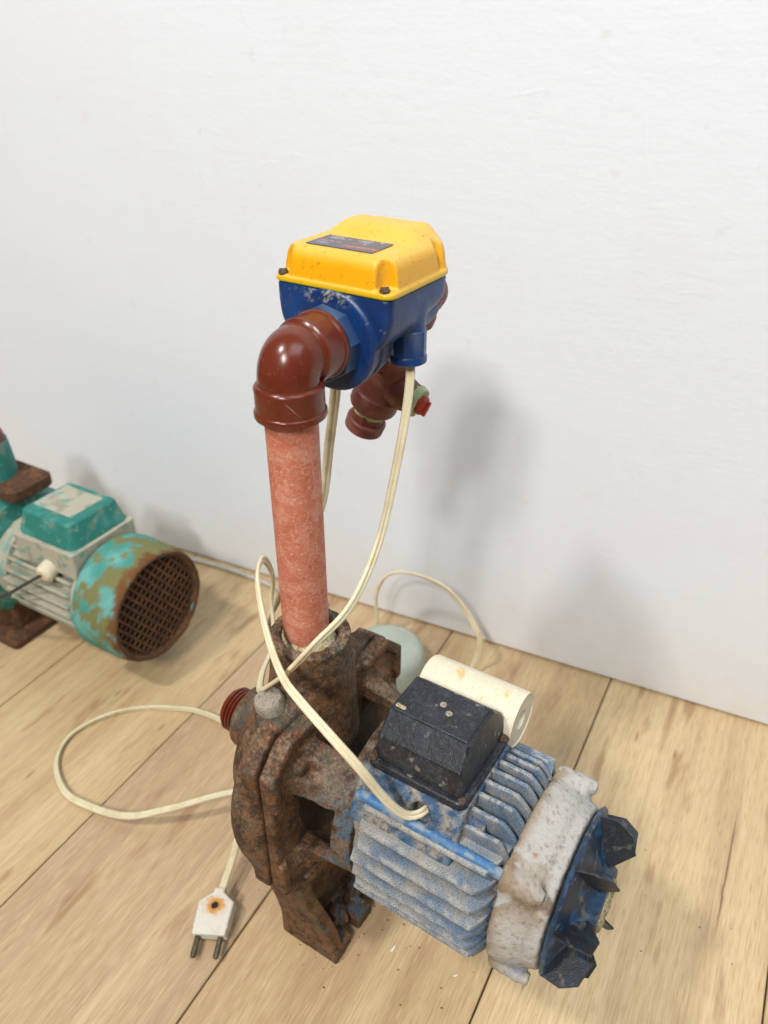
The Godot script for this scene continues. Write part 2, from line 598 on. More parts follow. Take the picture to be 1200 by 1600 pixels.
func f_housing(p: Vector3) -> float:
	var y := p.y - 0.203
	var r := Vector2(y, p.z).length()
	var d := cyl(r, p.x - 0.132, 0.0545, 0.058, 0.002)
	d = smin(d, cyl(r, p.x - 0.0835, 0.0625, 0.005, 0.002), 0.004)
	var zz := clampf((0.278 - p.y) * 0.55, 0.0, 0.02)
	var ped := maxf(maxf(absf(p.x - 0.112) - 0.0395, absf(p.z - 0.003) - 0.033 - zz), absf(p.y - 0.252) - 0.0225)
	d = smin(d, ped, 0.005)
	d = smin(d, maxf(Vector2(p.x - 0.158, p.z - 0.031).length() - 0.006, absf(p.y - 0.25) - 0.014), 0.004)
	var q := p - Vector3(0.1225, 0.2625, 0.0425)
	var out := q.dot(Vector3(0, 0.45, 0.89))
	var ring := Vector2(q.x, q.dot(Vector3(0, 0.89, -0.45))).length()
	d = smin(d, maxf(absf(ring - 0.0095) - 0.0022 + noise_b.get_noise_3dv(p) * 0.002, absf(out) - 0.0035), 0.002)
	d = smax(d, -maxf(ring - 0.0075, absf(out) - 0.012), 0.0015)
	return d + noise_b.get_noise_3dv(p) * 0.0006

func f_bell(p: Vector3) -> float:
	var y := p.y - 0.204
	var r := Vector2(y, p.z).length()
	var R := 0.0640 - 0.0075 * smoothstep(0.190, 0.217, p.x) + fuzz(p, 1.4) * 0.0010
	var d := cyl(r, p.x - 0.2005, R, 0.0165, 0.003)
	d = smin(d, cyl(r, p.x - 0.2035, R + 0.0014, 0.004, 0.001), 0.002)
	for k in 4:
		var cy := (0.0455 if k < 2 else -0.0455)
		var cz := (0.0455 if k % 2 else -0.0455)
		d = smin(d, cyl(Vector2(y - cy, p.z - cz).length(), p.x - 0.196, 0.0078, 0.012, 0.003), 0.008)
		d = smin(d, cyl(Vector2(y - cy * 1.04, p.z - cz * 1.04).length(), p.x - 0.2085, 0.0045, 0.004, 0.001), 0.002)
	d = smin(d, bx(p - Vector3(0.193, 0.139, 0.012), Vector3(0.008, 0.008, 0.012), 0.002), 0.004)
	return d + noise_b.get_noise_3dv(p) * 0.0006 + noise_c.get_noise_3dv(p) * 0.0004

func outline(x: float, z: float, grow: float) -> float:    # of the controller seen from above; z runs from -0.043 back to -0.139
	var w := 0.0438 - 0.024 * smoothstep(-0.108, -0.142, z) * smoothstep(-0.1, -0.14, z) + grow
	var a := absf(x) - w
	var b := absf(z + 0.0932) - 0.0474 - grow
	var q := Vector2(a, b) + Vector2(0.006, 0.006)
	return minf(maxf(q.x, q.y), 0.0) + q.max(Vector2.ZERO).length() - 0.006

func f_cover(p: Vector3) -> float:
	var up := p.y - 0.567
	var o := outline(p.x, p.z, -0.0006 - up * 0.16)
	var o2 := outline(p.x, p.z, -0.0098 + (0.592 - p.y) * 0.9)
	var top := 0.5895 + 0.0075 * smoothstep(-0.078, -0.104, p.z) * smoothstep(0.037, 0.024, absf(p.x)) - 0.012 * smoothstep(-0.116, -0.142, p.z)
	var d := smax(smax(o, o2, 0.003), p.y - top, 0.0035)
	for sgn in [1.0, -1.0]:                                  # screw pockets in front, slots in the sides
		var q := Vector2(p.x - 0.0385 * sgn, p.z + 0.0500).length()
		d = smax(d, -maxf(q - 0.0066 - (p.y - 0.573) * 0.05, 0.5720 - p.y), 0.002)
		var e := Vector2(p.x - 0.0435 * sgn + (p.y - 0.572) * 0.30 * sgn, p.z + 0.1085).length()
		d = smax(d, -maxf(e - 0.0036, absf(p.y - 0.580) - 0.0095), 0.0015)
	d = smin(d, smax(outline(p.x, p.z, 0.0001), absf(p.y - 0.569) - 0.0019, 0.0012), 0.0016)
	return maxf(d, 0.5674 - p.y)

func f_hull(p: Vector3) -> float:
	var t := maxf(0.0, 0.567 - p.y) / (0.040 - 0.016 * smoothstep(-0.06, -0.14, p.z))
	var front := outline(p.x, p.z, -0.0006)
	var q := absf(p.x) / (0.0438 - 0.024 * smoothstep(-0.108, -0.142, p.z) * smoothstep(-0.1, -0.14, p.z))
	var section := (pow(pow(q, 2.7) + pow(t, 2.7), 0.3704) - 1.0) * 0.032
	var d := 0.0
	d = smax(smax(section, front, 0.003), p.y - 0.567, 0.0008)
	var r := Vector2(p.x, p.y - 0.536).length()
	d = smin(d, cyl(r, p.z + 0.0485, 0.0322, 0.0042, 0.001), 0.001)
	d = smin(d, cyl(r, p.z + 0.0570, 0.0300, 0.0105, 0.002), 0.001)
	for k in 3:
		d = smin(d, cyl(r, p.z + 0.0590 + k * 0.0060, 0.0318 - 0.0008 * k, 0.0017, 0.0006), 0.0008)
	d = smin(d, cyl(r, p.z + 0.095, 0.0190, 0.04, 0.003), 0.003)
	d = smin(d, cyl(r, p.z + 0.135, 0.020, 0.013, 0.002), 0.003)
	for sgn in [1.0, -1.0]:
		d = smin(d, cyl(Vector2(p.x - 0.030 * sgn, p.z + 0.089).length(), p.y - 0.546, 0.0112, 0.011, 0.002), 0.003)
	return d

# ------------------------------------------------------------------ materials
func make_materials() -> void:
	var coarse := nz(512, 0.008, 5, 11)
	var coarse2 := nz(512, 0.010, 5, 23)
	var mid := nz(512, 0.03, 4, 31)
	var mid2 := nz(512, 0.045, 4, 37)
	var fine := nz(512, 0.12, 3, 41)
	var fine2 := nz(512, 0.2, 2, 47)
	var squig := squiggle(512, 0.02, 53)
	var squig2 := squiggle(512, 0.035, 59)
	var speck := paint(512, 512, c(196, 193, 188), [[mid, 140, 220, 0.5, c(240, 234, 222)], [mid2, 150, 215, 0.6, c(120, 108, 98)], [fine, 160, 205, 0.8, c(84, 76, 70)], [fine2, 176, 212, 1.0, c(255, 255, 252)]])
	var speck2 := paint(512, 512, c(238, 237, 235), [[mid, 140, 220, 0.3, c(206, 200, 192)], [fine2, 186, 220, 0.8, c(255, 255, 255)], [fine, 182, 212, 0.5, c(150, 140, 130)]])
	var pits := relief(512, 512, [[mid, 0, 255, 0.45], [fine, 60, 220, 0.35], [mid2, 200, 150, 0.2]])
	M.cast = mat(speck, 0.085, 0.72, pits, 0.16, true)
	M.bell = mat(speck2, 0.085, 0.9, pits, 0.4, true)
	var dusty := paint(512, 512, c(222, 221, 219), [[mid, 140, 215, 0.4, c(250, 248, 244)], [mid2, 150, 210, 0.35, c(150, 152, 158)], [fine, 160, 200, 0.75, c(100, 94, 88)], [fine2, 172, 208, 1.0, c(255, 255, 255)]])
	M.housing = mat(dusty, 0.09, 0.75, pits, 0.2, true)
	M.fin = mat(dusty, 0.085, 0.85, pits, 0.06, true)
	M.fin_blue = mat(paint(512, 512, c(86, 116, 146), [[coarse2, 110, 200, 0.7, c(158, 152, 142)], [mid, 125, 205, 0.6, c(162, 166, 170)]]), 0.08, 0.8)
	M.rod = mat(paint(512, 512, c(58, 104, 148), [[coarse, 130, 185, 0.8, c(150, 150, 146)], [mid, 160, 200, 0.5, c(96, 138, 178)]]), 0.1, 0.6)
	var bake := paint(512, 512, c(25, 28, 35), [[coarse, 110, 210, 0.5, c(56, 61, 70)], [mid, 135, 215, 0.5, c(84, 86, 90)], [fine, 150, 200, 0.5, c(22, 23, 27)], [fine2, 180, 214, 0.7, c(150, 148, 142)], [coarse2, 206, 226, 0.7, c(140, 138, 122)]])
	M.bakelite = mat(bake, 0.09, 0.4, pits, 0.2)
	var fan_t := paint(512, 512, c(28, 46, 66), [[coarse, 120, 200, 0.8, c(42, 92, 138)], [coarse2, 160, 215, 0.6, c(126, 124, 120)], [mid, 160, 215, 0.5, c(78, 78, 80)], [fine2, 200, 220, 0.6, c(170, 160, 140)]])
	M.fan = mat(fan_t, 0.08, 0.42, pits, 0.2)
	M.blade = mat(paint(512, 512, c(24, 28, 35), [[coarse, 150, 210, 0.5, c(30, 52, 76)], [coarse2, 165, 215, 0.6, c(112, 108, 102)], [mid, 160, 215, 0.5, c(70, 70, 72)], [fine2, 196, 220, 0.6, c(160, 152, 136)]]), 0.08, 0.5, pits, 0.2)
	M.cover = mat(paint(512, 512, c(250, 250, 250), [[fine2, 200, 226, 0.35, c(200, 190, 160)], [squig2, 200, 245, 0.12, c(255, 255, 255)]]), 0.12, 0.42, null, 0.0, true)
	M.hull = mat(paint(512, 512, c(250, 250, 250), [[mid, 150, 230, 0.12, c(210, 216, 224)], [squig, 205, 250, 0.25, c(255, 255, 255)]]), 0.12, 0.38, null, 0.0, true)
	var brown := paint(512, 512, c(98, 40, 24), [[coarse, 120, 210, 0.35, c(110, 50, 32)], [squig, 222, 252, 0.5, c(166, 124, 96)], [mid2, 206, 226, 0.4, c(140, 96, 70)]])
	M.brown = mat(brown, 0.16, 0.24)
	M.brown.metallic_specular = 0.45
	M.brown_dusty = mat(paint(512, 512, c(106, 50, 42), [[coarse, 120, 200, 0.55, c(140, 92, 82)], [mid, 160, 215, 0.35, c(158, 120, 108)]]), 0.1, 0.5)
	var pipe_t := paint(512, 512, c(186, 110, 86), [[coarse, 100, 190, 0.6, c(200, 144, 124)], [coarse2, 135, 205, 0.4, c(176, 86, 58)], [squig, 180, 245, 0.55, c(224, 180, 156)], [squig2, 190, 245, 0.6, c(236, 204, 184)], [mid2, 176, 205, 0.35, c(140, 62, 44)]])
	M.pipe = mat(pipe_t, 0.10, 0.62, relief(512, 512, [[squig, 170, 250, 0.5], [mid, 0, 255, 0.4]]), 0.25)
	M.putty = mat(paint(512, 512, c(196, 184, 150), [[mid, 110, 190, 0.7, c(120, 112, 74)], [fine, 160, 200, 0.7, c(70, 60, 40)]]), 0.05, 0.9, pits, 1.0)
	M.paste = mat(paint(512, 512, c(172, 186, 140), [[mid, 130, 200, 0.6, c(206, 212, 178)], [fine, 165, 205, 0.6, c(120, 134, 92)]]), 0.05, 0.8, pits, 0.6)
	M.cable = mat(paint(512, 512, c(222, 210, 176), [[coarse, 130, 200, 0.5, c(206, 188, 146)], [mid, 150, 215, 0.5, c(234, 222, 190)], [fine2, 214, 232, 0.6, c(120, 100, 70)]]), 0.12, 0.5)
	M.cable_dirty = mat(paint(512, 512, c(212, 202, 168), [[coarse, 120, 195, 0.5, c(186, 170, 126)], [mid, 150, 215, 0.4, c(228, 220, 196)], [fine2, 200, 225, 0.8, c(76, 60, 40)]]), 0.12, 0.55)
	M.cable_grey = mat(paint(512, 512, c(178, 176, 168), [[coarse, 120, 195, 0.5, c(140, 136, 126)]]), 0.12, 0.6)
	M.capacitor = mat(paint(512, 512, c(214, 204, 178), [[coarse, 190, 222, 0.6, c(206, 166, 84)], [mid, 130, 210, 0.5, c(226, 220, 204)], [fine, 200, 225, 0.6, c(160, 136, 96)]]), 0.14, 0.5)
	M.screw = mat(paint(512, 512, c(96, 74, 54), [[mid, 120, 190, 0.8, c(146, 130, 110)], [fine, 160, 200, 0.6, c(60, 40, 26)]]), 0.03, 0.6, pits, 0.6)
	M.screw.metallic = 0.4
	M.plug_metal = mat(paint(512, 512, c(112, 104, 84), [[coarse, 130, 190, 0.8, c(70, 72, 62)], [mid, 160, 210, 0.6, c(150, 96, 60)]]), 0.03, 0.45)
	M.plug_metal.metallic = 0.6
	M.bolt = mat(paint(512, 512, c(164, 154, 138), [[coarse, 130, 190, 0.6, c(190, 176, 150)], [mid, 150, 205, 0.6, c(96, 92, 90)], [fine, 165, 205, 0.7, c(80, 58, 40)]]), 0.05, 0.8, pits, 0.8)
	M.red = mat(paint(512, 512, c(150, 46, 30), [[coarse, 120, 200, 0.5, c(176, 64, 40)]]), 0.05, 0.4)
	M.pale = mat(paint(512, 512, c(172, 180, 166), [[coarse, 120, 200, 0.4, c(188, 194, 184)], [mid2, 180, 210, 0.3, c(140, 142, 130)]]), 0.15, 0.6)
	M.plug = mat(paint(512, 512, c(214, 208, 194), [[mid, 150, 215, 0.4, c(226, 222, 212)], [fine, 166, 212, 0.5, c(160, 146, 124)], [coarse, 178, 215, 0.35, c(196, 180, 150)]]), 0.06, 0.65, null, 0.0, true)
	M.green = mat(paint(512, 512, c(34, 116, 106), [[coarse, 126, 200, 0.6, c(84, 152, 146)], [coarse2, 150, 215, 0.6, c(140, 140, 116)], [mid, 180, 214, 0.5, c(176, 170, 150)]]), 0.2, 0.6, pits, 0.6)
	M.green_cover = mat(paint(512, 512, c(64, 160, 146), [[coarse, 125, 180, 0.85, c(128, 122, 66)], [coarse2, 140, 190, 0.8, c(104, 182, 174)], [mid, 168, 210, 0.7, c(132, 92, 48)]]), 0.17, 0.5, pits, 0.6)
	M.green_dust = mat(paint(512, 512, c(168, 164, 146), [[coarse, 130, 195, 0.6, c(128, 132, 116)], [mid, 150, 210, 0.5, c(190, 182, 166)], [coarse2, 170, 205, 0.6, c(84, 150, 140)]]), 0.16, 0.9, pits, 0.8)
	M.rust = mat(paint(512, 512, c(84, 56, 36), [[coarse, 120, 190, 0.8, c(120, 78, 42)], [mid, 130, 205, 0.7, c(48, 36, 28)], [fine, 160, 205, 0.4, c(120, 92, 66)]]), 0.1, 0.9, pits, 1.0)
	M.dark = mat(paint(512, 512, c(38, 30, 24), [[mid, 130, 205, 0.6, c(70, 54, 40)]]), 0.1, 0.9)
	M.wire = mat(paint(512, 512, c(58, 50, 48), [[mid, 130, 205, 0.6, c(84, 76, 70)]]), 0.1, 0.6)
	M.joint = mat(paint(512, 512, c(62, 44, 28), [[mid, 130, 205, 0.6, c(40, 28, 18)]]), 0.3, 0.9)
	M.flake = mat(paint(512, 512, c(236, 232, 220), [[mid, 150, 215, 0.4, c(214, 206, 190)]]), 0.05, 0.8)

func squiggle(size: int, freq: float, seed_: int) -> PackedByteArray:       # fine winding lines, as scratches run
	var n := FastNoiseLite.new()
	n.seed = seed_
	n.frequency = freq
	n.fractal_type = FastNoiseLite.FRACTAL_RIDGED
	n.fractal_octaves = 3
	n.domain_warp_enabled = true
	n.domain_warp_amplitude = 18.0
	n.domain_warp_frequency = 0.02
	var im := n.get_seamless_image(size, size)
	im.convert(Image.FORMAT_L8)
	return im.get_data()

func plank_material(k: int, cracks: Array) -> StandardMaterial3D:
	var w := 2048
	var h := 288
	var broad := stretched(w, h, 24, 0.010, 3, 100 + k)
	var broad2 := stretched(w, h, 14, 0.012, 3, 120 + k)
	var streak := stretched(w, h, 90, 0.07, 4, 140 + k)
	var thin := stretched(w, h, 36, 0.34, 3, 160 + k)
	var pore := stretched(w, h, 11, 0.5, 2, 180 + k)
	var smoky := stretched(w, h, 3, 0.016, 4, 200 + k)
	var bases := [c(190, 165, 125), c(182, 157, 122), c(188, 162, 122), c(204, 179, 137), c(190, 164, 124)]
	var t := paint(w, h, bases[k], [
		[broad, 110, 210, 0.5, c(206, 182, 143)], [broad2, 120, 215, 0.5, c(170, 141, 110) if k != 1 else c(166, 137, 113)],
		[smoky, 178, 232, 0.55, c(140, 104, 74)], [streak, 130, 215, 0.18, c(172, 136, 96)], [streak, 110, 40, 0.18, c(222, 198, 158)],
		[thin, 140, 205, 0.3, c(160, 124, 84)], [pore, 150, 215, 0.32, c(146, 110, 74)], [pore, 100, 40, 0.3, c(228, 206, 166)]])
	var im := t.get_image()
	var r := RandomNumberGenerator.new()
	r.seed = 900 + k
	for q in 9:                                                     # small knots and pin marks
		var x := r.randi_range(60, w - 60)
		var y := r.randi_range(20, h - 20)
		var rad := r.randf_range(1.2, 3.4)
		for dx in range(-16, 17):
			for dy in range(-6, 7):
				var e := Vector2(dx / 3.6, dy).length() / rad
				if e < 1.0:
					im.set_pixel(x + dx, y + dy, im.get_pixel(x + dx, y + dy).lerp(Color8(92, 62, 40), 0.55 * (1.0 - e)))
	if k == 3:
		for q in [[1387, 106, 70, 9], [1420, 122, 46, 6], [1180, 60, 60, 8], [960, 250, 80, 10]]:   # smoky knots
			for dx in range(-q[2], q[2] + 1):
				for dy in range(-q[3], q[3] + 1):
					var e := Vector2(float(dx) / q[2], float(dy) / q[3]).length() + noise_b.get_noise_2d(dx * 0.6, dy * 2.5) * 0.5
					if e < 1.0 and q[1] + dy >= 0 and q[1] + dy < h:
						im.set_pixel(q[0] + dx, q[1] + dy, im.get_pixel(q[0] + dx, q[1] + dy).lerp(Color8(122, 86, 60), 0.5 * (1.0 - e)))
	for line in cracks:                                            # [x0, x1, y, waver]
		var y: float = line[2]
		for x in range(line[0], line[1]):
			y += r.randf_range(-0.22, 0.22) + (line[2] - y) * 0.06
			var a := minf(1.0, minf(x - line[0], line[1] - x) / 40.0) * r.randf_range(0.6, 1.0)
			for j in range(-1, 2):
				var q := clampi(int(y) + j, 0, h - 1)
				im.set_pixel(x, q, im.get_pixel(x, q).lerp(Color8(66, 42, 24), a * (0.95 if j == 0 else 0.3)))
	var m := mat(ImageTexture.create_from_image(im), 0.0, 0.42)
	m.heightmap_enabled = true
	m.heightmap_texture = relief(w, h, [[pore, 190, 120, 0.6], [thin, 190, 120, 0.4]])
	m.heightmap_scale = 0.012
	return m

func wall_material() -> StandardMaterial3D:
	var w := 1792
	var h := 1152
	var stroke := stretched(w, h, 16, 0.10, 3, 301)
	var broad := stretched(w, h, 4, 0.006, 4, 302)
	var lumps := stretched(w, h, 2, 0.05, 4, 303)
	var grit := stretched(w, h, 2, 0.2, 2, 304)
	var t := relief(w, h, [[stroke, 0, 255, 0.16], [broad, 0, 255, 0.24], [lumps, 30, 225, 0.30], [grit, 60, 220, 0.18]])
	var im := t.get_image()
	var r := RandomNumberGenerator.new()
	r.seed = 77
	for q in 150:                                                   # runs, ridges and pimples of the paint
		var x := r.randf_range(10, w - 10)
		var y := r.randf_range(10, h - 60)
		var n := 2 if q % 2 else r.randi_range(6, 55)
		var a := r.randf_range(0.3, 0.75) * (1.0 if r.randf() > 0.25 else -1.0)
		var wide := r.randf_range(1.2, 2.6)
		var ang := r.randf_range(-0.35, 0.35) + (PI / 2 if r.randf() > 0.25 else 0.0)
		for s in n:
			x += cos(ang)
			y += sin(ang)
			ang += r.randf_range(-0.05, 0.05)
			for dx in range(-4, 5):
				for dy in range(-4, 5):
					var px := int(x) + dx
					var py := int(y) + dy
					if px < 0 or py < 0 or px >= w or py >= h:
						continue
					var e := Vector2(dx, dy).length() / wide
					if e < 1.0:
						var v := im.get_pixel(px, py).r
						im.set_pixel(px, py, Color(maxf(v, lerpf(v, 1.0, a * (1.0 - e))) if a > 0 else minf(v, lerpf(v, 0.0, -a * (1.0 - e))), 0, 0))
	var patch := stretched(512, 320, 1, 0.012, 5, 305)
	var dots := stretched(512, 320, 1, 0.09, 3, 306)
	var low := PackedByteArray()                                    # grime just above the floor
	low.resize(512 * 320)
	for y in 320:
		for x in 512:
			low[y * 512 + x] = clampi(int(maxf(0.0, (y - 268) / 52.0) * 170.0 * (0.8 + 0.4 * dots[y * 512 + x] / 255.0)), 0, 255)
	var a := paint(512, 320, c(224, 229, 235), [[patch, 150, 215, 0.3, c(226, 228, 232)], [dots, 222, 240, 0.3, c(214, 208, 198)], [low, 20, 250, 0.4, c(206, 192, 170)]])
	var m := mat(a, 0.0, 0.55)
	m.heightmap_enabled = true
	m.heightmap_texture = ImageTexture.create_from_image(im)
	m.heightmap_scale = 0.032
	return m

# ------------------------------------------------------------------ the setting
const WALL_AT := Vector3(-0.267, 0, -0.964)
const WALL_DIR := Vector3(0.9064, 0, 0.4223)
const WALL_N := Vector3(-0.4223, 0, 0.9064)
const NN := Vector3(0.878, 0, 0.479)
const DD := Vector3(0.479, 0, -0.878)

func build_setting() -> void:
	var fl := MeshInstance3D.new()
	fl.name = "floor"
	var sub := PlaneMesh.new()
	sub.size = Vector2(6.0, 5.0)
	fl.mesh = sub
	fl.material_override = M.joint
	fl.position = Vector3(0, -0.0085, -0.2)
	fl.set_meta("kind", "structure")
	add_child(fl, true)
	var mats := []
	for k in 5:
		mats.append(plank_material(k, [] if k < 2 else [[620, 880, 100, 0]] if k == 2 else [[700, 1010, 180, 0], [1140, 1290, 226, 0]] if k == 3 else []))
	for k in range(-9, 7):
		var n0 := -0.0865 + 0.2135 * k + 0.0008
		var n1 := n0 + 0.2135 - 0.0016
		var d0 := -0.75
		var e0 := (WALL_AT.dot(WALL_N) - 0.03 - n0 * NN.dot(WALL_N)) / DD.dot(WALL_N)
		var e1 := (WALL_AT.dot(WALL_N) - 0.03 - n1 * NN.dot(WALL_N)) / DD.dot(WALL_N)
		var poly := PackedVector2Array()
		for q in [[n0, d0], [n1, d0], [n1, e1], [n0, e0]]:
			var p: Vector3 = NN * q[0] + DD * q[1]
			poly.append(Vector2(p.x, p.z))
		var g := prism(poly, -0.008, 0.0, 0.0009)
		var flip: bool = k < -3 or k > 0
		for p in g.v:
			var u := (p.dot(DD) + 0.75) / 2.2
			var v := clampf((p.dot(NN) - n0) / 0.2119, 0.002, 0.998)
			g.uv.append(Vector2(u, 1.0 - v if flip else v))
		var which: int = {-4: 0, -3: 0, -2: 1, -1: 2, 0: 3}.get(k, 4)
		put(fl, "plank", finish(g), mats[which])
		fl.get_child(fl.get_child_count() - 1).position.y = 0.0085
		fl.get_child(fl.get_child_count() - 1).position.z = 0.2

	var g := Geo.new()                                               # the wall
	hold(g, prism(PackedVector2Array([Vector2(-1.3, -0.12), Vector2(1.5, -0.12), Vector2(1.5, 0), Vector2(-1.3, 0)]), 0.0030, 1.75, 0.0015))
	for p in g.v:
		g.uv.append(Vector2((p.x + 1.3) / 1.75, 1.0 - p.y / 1.125))
	var wl := MeshInstance3D.new()
	wl.name = "wall"
	wl.mesh = finish(g)
	wl.material_override = wall_material()
	wl.position = WALL_AT
	wl.rotation.y = -0.436
	wl.set_meta("kind", "structure")
	add_child(wl, true)

# ------------------------------------------------------------------ the pump
func screw_geo(at: Vector3, r: float, h: float, slot := true) -> Geo:
	var g := lathe([Vector2(0.0001, 0), Vector2(r, 0), Vector2(r, h * 0.45), Vector2(r * 0.75, h * 0.9), Vector2(r * 0.3, h), Vector2(0.0001, h)], Transform3D(Basis.IDENTITY, at), 14)
	if slot:
		var b := prism(rrect(-r * 0.8, -r * 0.14, r * 0.8, r * 0.14, r * 0.05, 1), h * 0.8, h * 1.12, r * 0.04)
		hold(g, b, Transform3D(Basis(Vector3.UP, 0.7), at))
	return g

func tube(a: Vector3, b: Vector3, r: float, segs := 20) -> Geo:
	var h := a.distance_to(b)
	return lathe([Vector2(0.0001, 0), Vector2(r * 0.9, 0), Vector2(r, r * 0.1), Vector2(r, h - r * 0.1), Vector2(r * 0.9, h), Vector2(0.0001, h)], along(a, b - a), segs)

func build_pump() -> void:
	var pump := thing("water_pump", "rusty pump with finned blue motor, upright red pipe and yellow-topped blue controller", "water pump", Vector3(-0.056, 0, -0.422), -0.5697)
	var X := Vector3.RIGHT
	var at_axis := Vector3(0, 0.204, 0)

	put(pump, "pump_casing", finish(nets(f_volute, Vector3(-0.078, 0.1, -0.1), Vector3(0.042, 0.34, 0.1), 0.0014), true, rust_tint), M.cast, "rusty brown cast iron casing with pipe collar")
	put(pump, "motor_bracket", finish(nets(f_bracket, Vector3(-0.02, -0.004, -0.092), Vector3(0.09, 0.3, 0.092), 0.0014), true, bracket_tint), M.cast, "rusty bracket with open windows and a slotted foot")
	put(pump, "priming_plug", finish(lathe([Vector2(0.0001, 0), Vector2(0.0118, 0), Vector2(0.0122, 0.003), Vector2(0.0108, 0.0035), Vector2(0.0108, 0.0125), Vector2(0.0092, 0.0148), Vector2(0.005, 0.0155), Vector2(0.0001, 0.0155)], along(Vector3(0, 0.2875, 0.043), Vector3(-0.1, 1, 0.16)), 22, 0.0012)), M.bolt)
	var thread := [Vector2(0.0001, 0), Vector2(0.015, 0)]
	for k in 5:
		thread.append_array([Vector2(0.0168, 0.0065 + k * 0.0034), Vector2(0.0192, 0.0072 + k * 0.0034), Vector2(0.0192, 0.0088 + k * 0.0034), Vector2(0.0168, 0.0098 + k * 0.0034)])
	thread.append_array([Vector2(0.0165, 0.026), Vector2(0.013, 0.026), Vector2(0.013, 0.012), Vector2(0.0001, 0.012)])
	put(pump, "threaded_nipple", finish(lathe(thread, along(Vector3(-0.062, 0.203, 0), -X), 32)), M.brown)

	# motor
	var hx := put(pump, "motor_housing", finish(nets(f_housing, Vector3(0.07, 0.14, -0.07), Vector3(0.196, 0.282, 0.07), 0.002), true, housing_tint), M.housing, "blue painted motor housing with dusty cooling fins")
	var seed_ := 0.0
	for k in 9:
		var oy := 0.0475 - 0.0118 * k
		var root := sqrt(maxf(0.0, 0.0538 * 0.0538 - oy * oy)) - 0.002
		var tip := sqrt(0.0715 * 0.0715 - oy * oy)
		seed_ += 3.7
		var g := fin_geo(0.102, tip - root, 0.0044, seed_, 0.004 + 0.002 * (k % 3), 0.007 + 0.002 * ((k * 2) % 3))
		var near := Transform3D(Basis.IDENTITY, Vector3(0.0805, 0.205 + oy, root))
		var far := Transform3D(Basis(Vector3(-1, 0, 0), Vector3.UP, Vector3(0, 0, -1)), Vector3(0.1825, 0.205 + oy, -root))
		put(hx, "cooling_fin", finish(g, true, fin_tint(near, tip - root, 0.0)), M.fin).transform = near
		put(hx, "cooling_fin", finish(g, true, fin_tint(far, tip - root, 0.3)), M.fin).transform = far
	for k in 9:
		var oz := 0.036 - 0.0104 * k
		var root := sqrt(0.0538 * 0.0538 - oz * oz) - 0.002
		var tip := sqrt(0.0695 * 0.0695 - oz * oz)
		seed_ += 3.7
		var up := Transform3D(Basis(X, Vector3(0, 0, -1), Vector3.UP), Vector3(0.1495, 0.205 + root, oz))
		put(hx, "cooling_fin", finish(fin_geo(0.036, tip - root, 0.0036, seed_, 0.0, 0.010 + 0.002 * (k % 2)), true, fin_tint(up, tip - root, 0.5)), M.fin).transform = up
		if k % 2 == 0:
			var down := Transform3D(Basis(X, Vector3(0, 0, 1), Vector3.DOWN), Vector3(0.0805, 0.205 - root, oz))
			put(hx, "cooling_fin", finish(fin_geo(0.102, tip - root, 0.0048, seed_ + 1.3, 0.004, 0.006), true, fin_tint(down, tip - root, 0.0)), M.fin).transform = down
	put(hx, "tie_rod", finish(tube(Vector3(0.0765, 0.2575, 0.0485), Vector3(0.1845, 0.2525, 0.0475), 0.0038)), M.rod)
	put(pump, "end_bell", finish(nets(f_bell, Vector3(0.178, 0.12, -0.076), Vector3(0.222, 0.282, 0.076), 0.002), true, bell_tint), M.bell, "pale corroded end bell of the motor")

	# terminal box
	var tb := put(pump, "terminal_box", finish(prism(rrect(0.0755, -0.0345, 0.1500, 0.0366, 0.006), 0.2735, 0.2812, 0.001)), M.bakelite, "black plastic terminal box on the motor")
	var side := Transform3D(Basis(Vector3(0, 0, 1), X, Vector3.UP), Vector3.ZERO)
	var lid := Geo.new()
	hold(lid, prism(PackedVector2Array([Vector2(0.0335, 0.2806), Vector2(0.0308, 0.2985), Vector2(0.0300, 0.3005), Vector2(0.0178, 0.3142), Vector2(-0.0185, 0.3142), Vector2(-0.0305, 0.3015), Vector2(-0.0312, 0.2995), Vector2(-0.0325, 0.2806)]), 0.0815, 0.1420, 0.0014), side)
	hold(lid, prism(rrect(0.0838, -0.0172, 0.1398, 0.0166, 0.001, 2), 0.3125, 0.3154, 0.0006))
	for k in lid.v.size():                                          # the ends lean outwards to the base
		var q := lid.v[k]
		q.x += (0.3150 - q.y) * (0.13 if q.x > 0.11 else -0.03)
		lid.v[k] = q
	put(tb, "lid", finish(lid), M.bakelite)
	for p in [[0.0795, 0.0325, 0.0042], [0.1465, -0.0290, 0.0046], [0.1465, 0.0325, 0.0028], [0.0795, -0.0295, 0.0036]]:
		put(tb, "screw", finish(screw_geo(Vector3(p[0], 0.2805, p[1]), p[2], p[2] * 0.8, false)), M.screw)
	for p in [[0.1115, -0.0035], [0.1185, 0.0015]]:
		put(tb, "screw", finish(screw_geo(Vector3(p[0], 0.3151, p[1]), 0.0024, 0.0014)), M.bolt)
	put(tb, "cement_spot", finish(lathe([Vector2(0.0001, 0), Vector2(0.0032, 0), Vector2(0.0024, 0.0007), Vector2(0.0001, 0.0009)], Transform3D(Basis.from_scale(Vector3(1.3, 1, 0.8)), Vector3(0.0880, 0.3150, 0.0125)), 14, 0.0012)), M.putty)
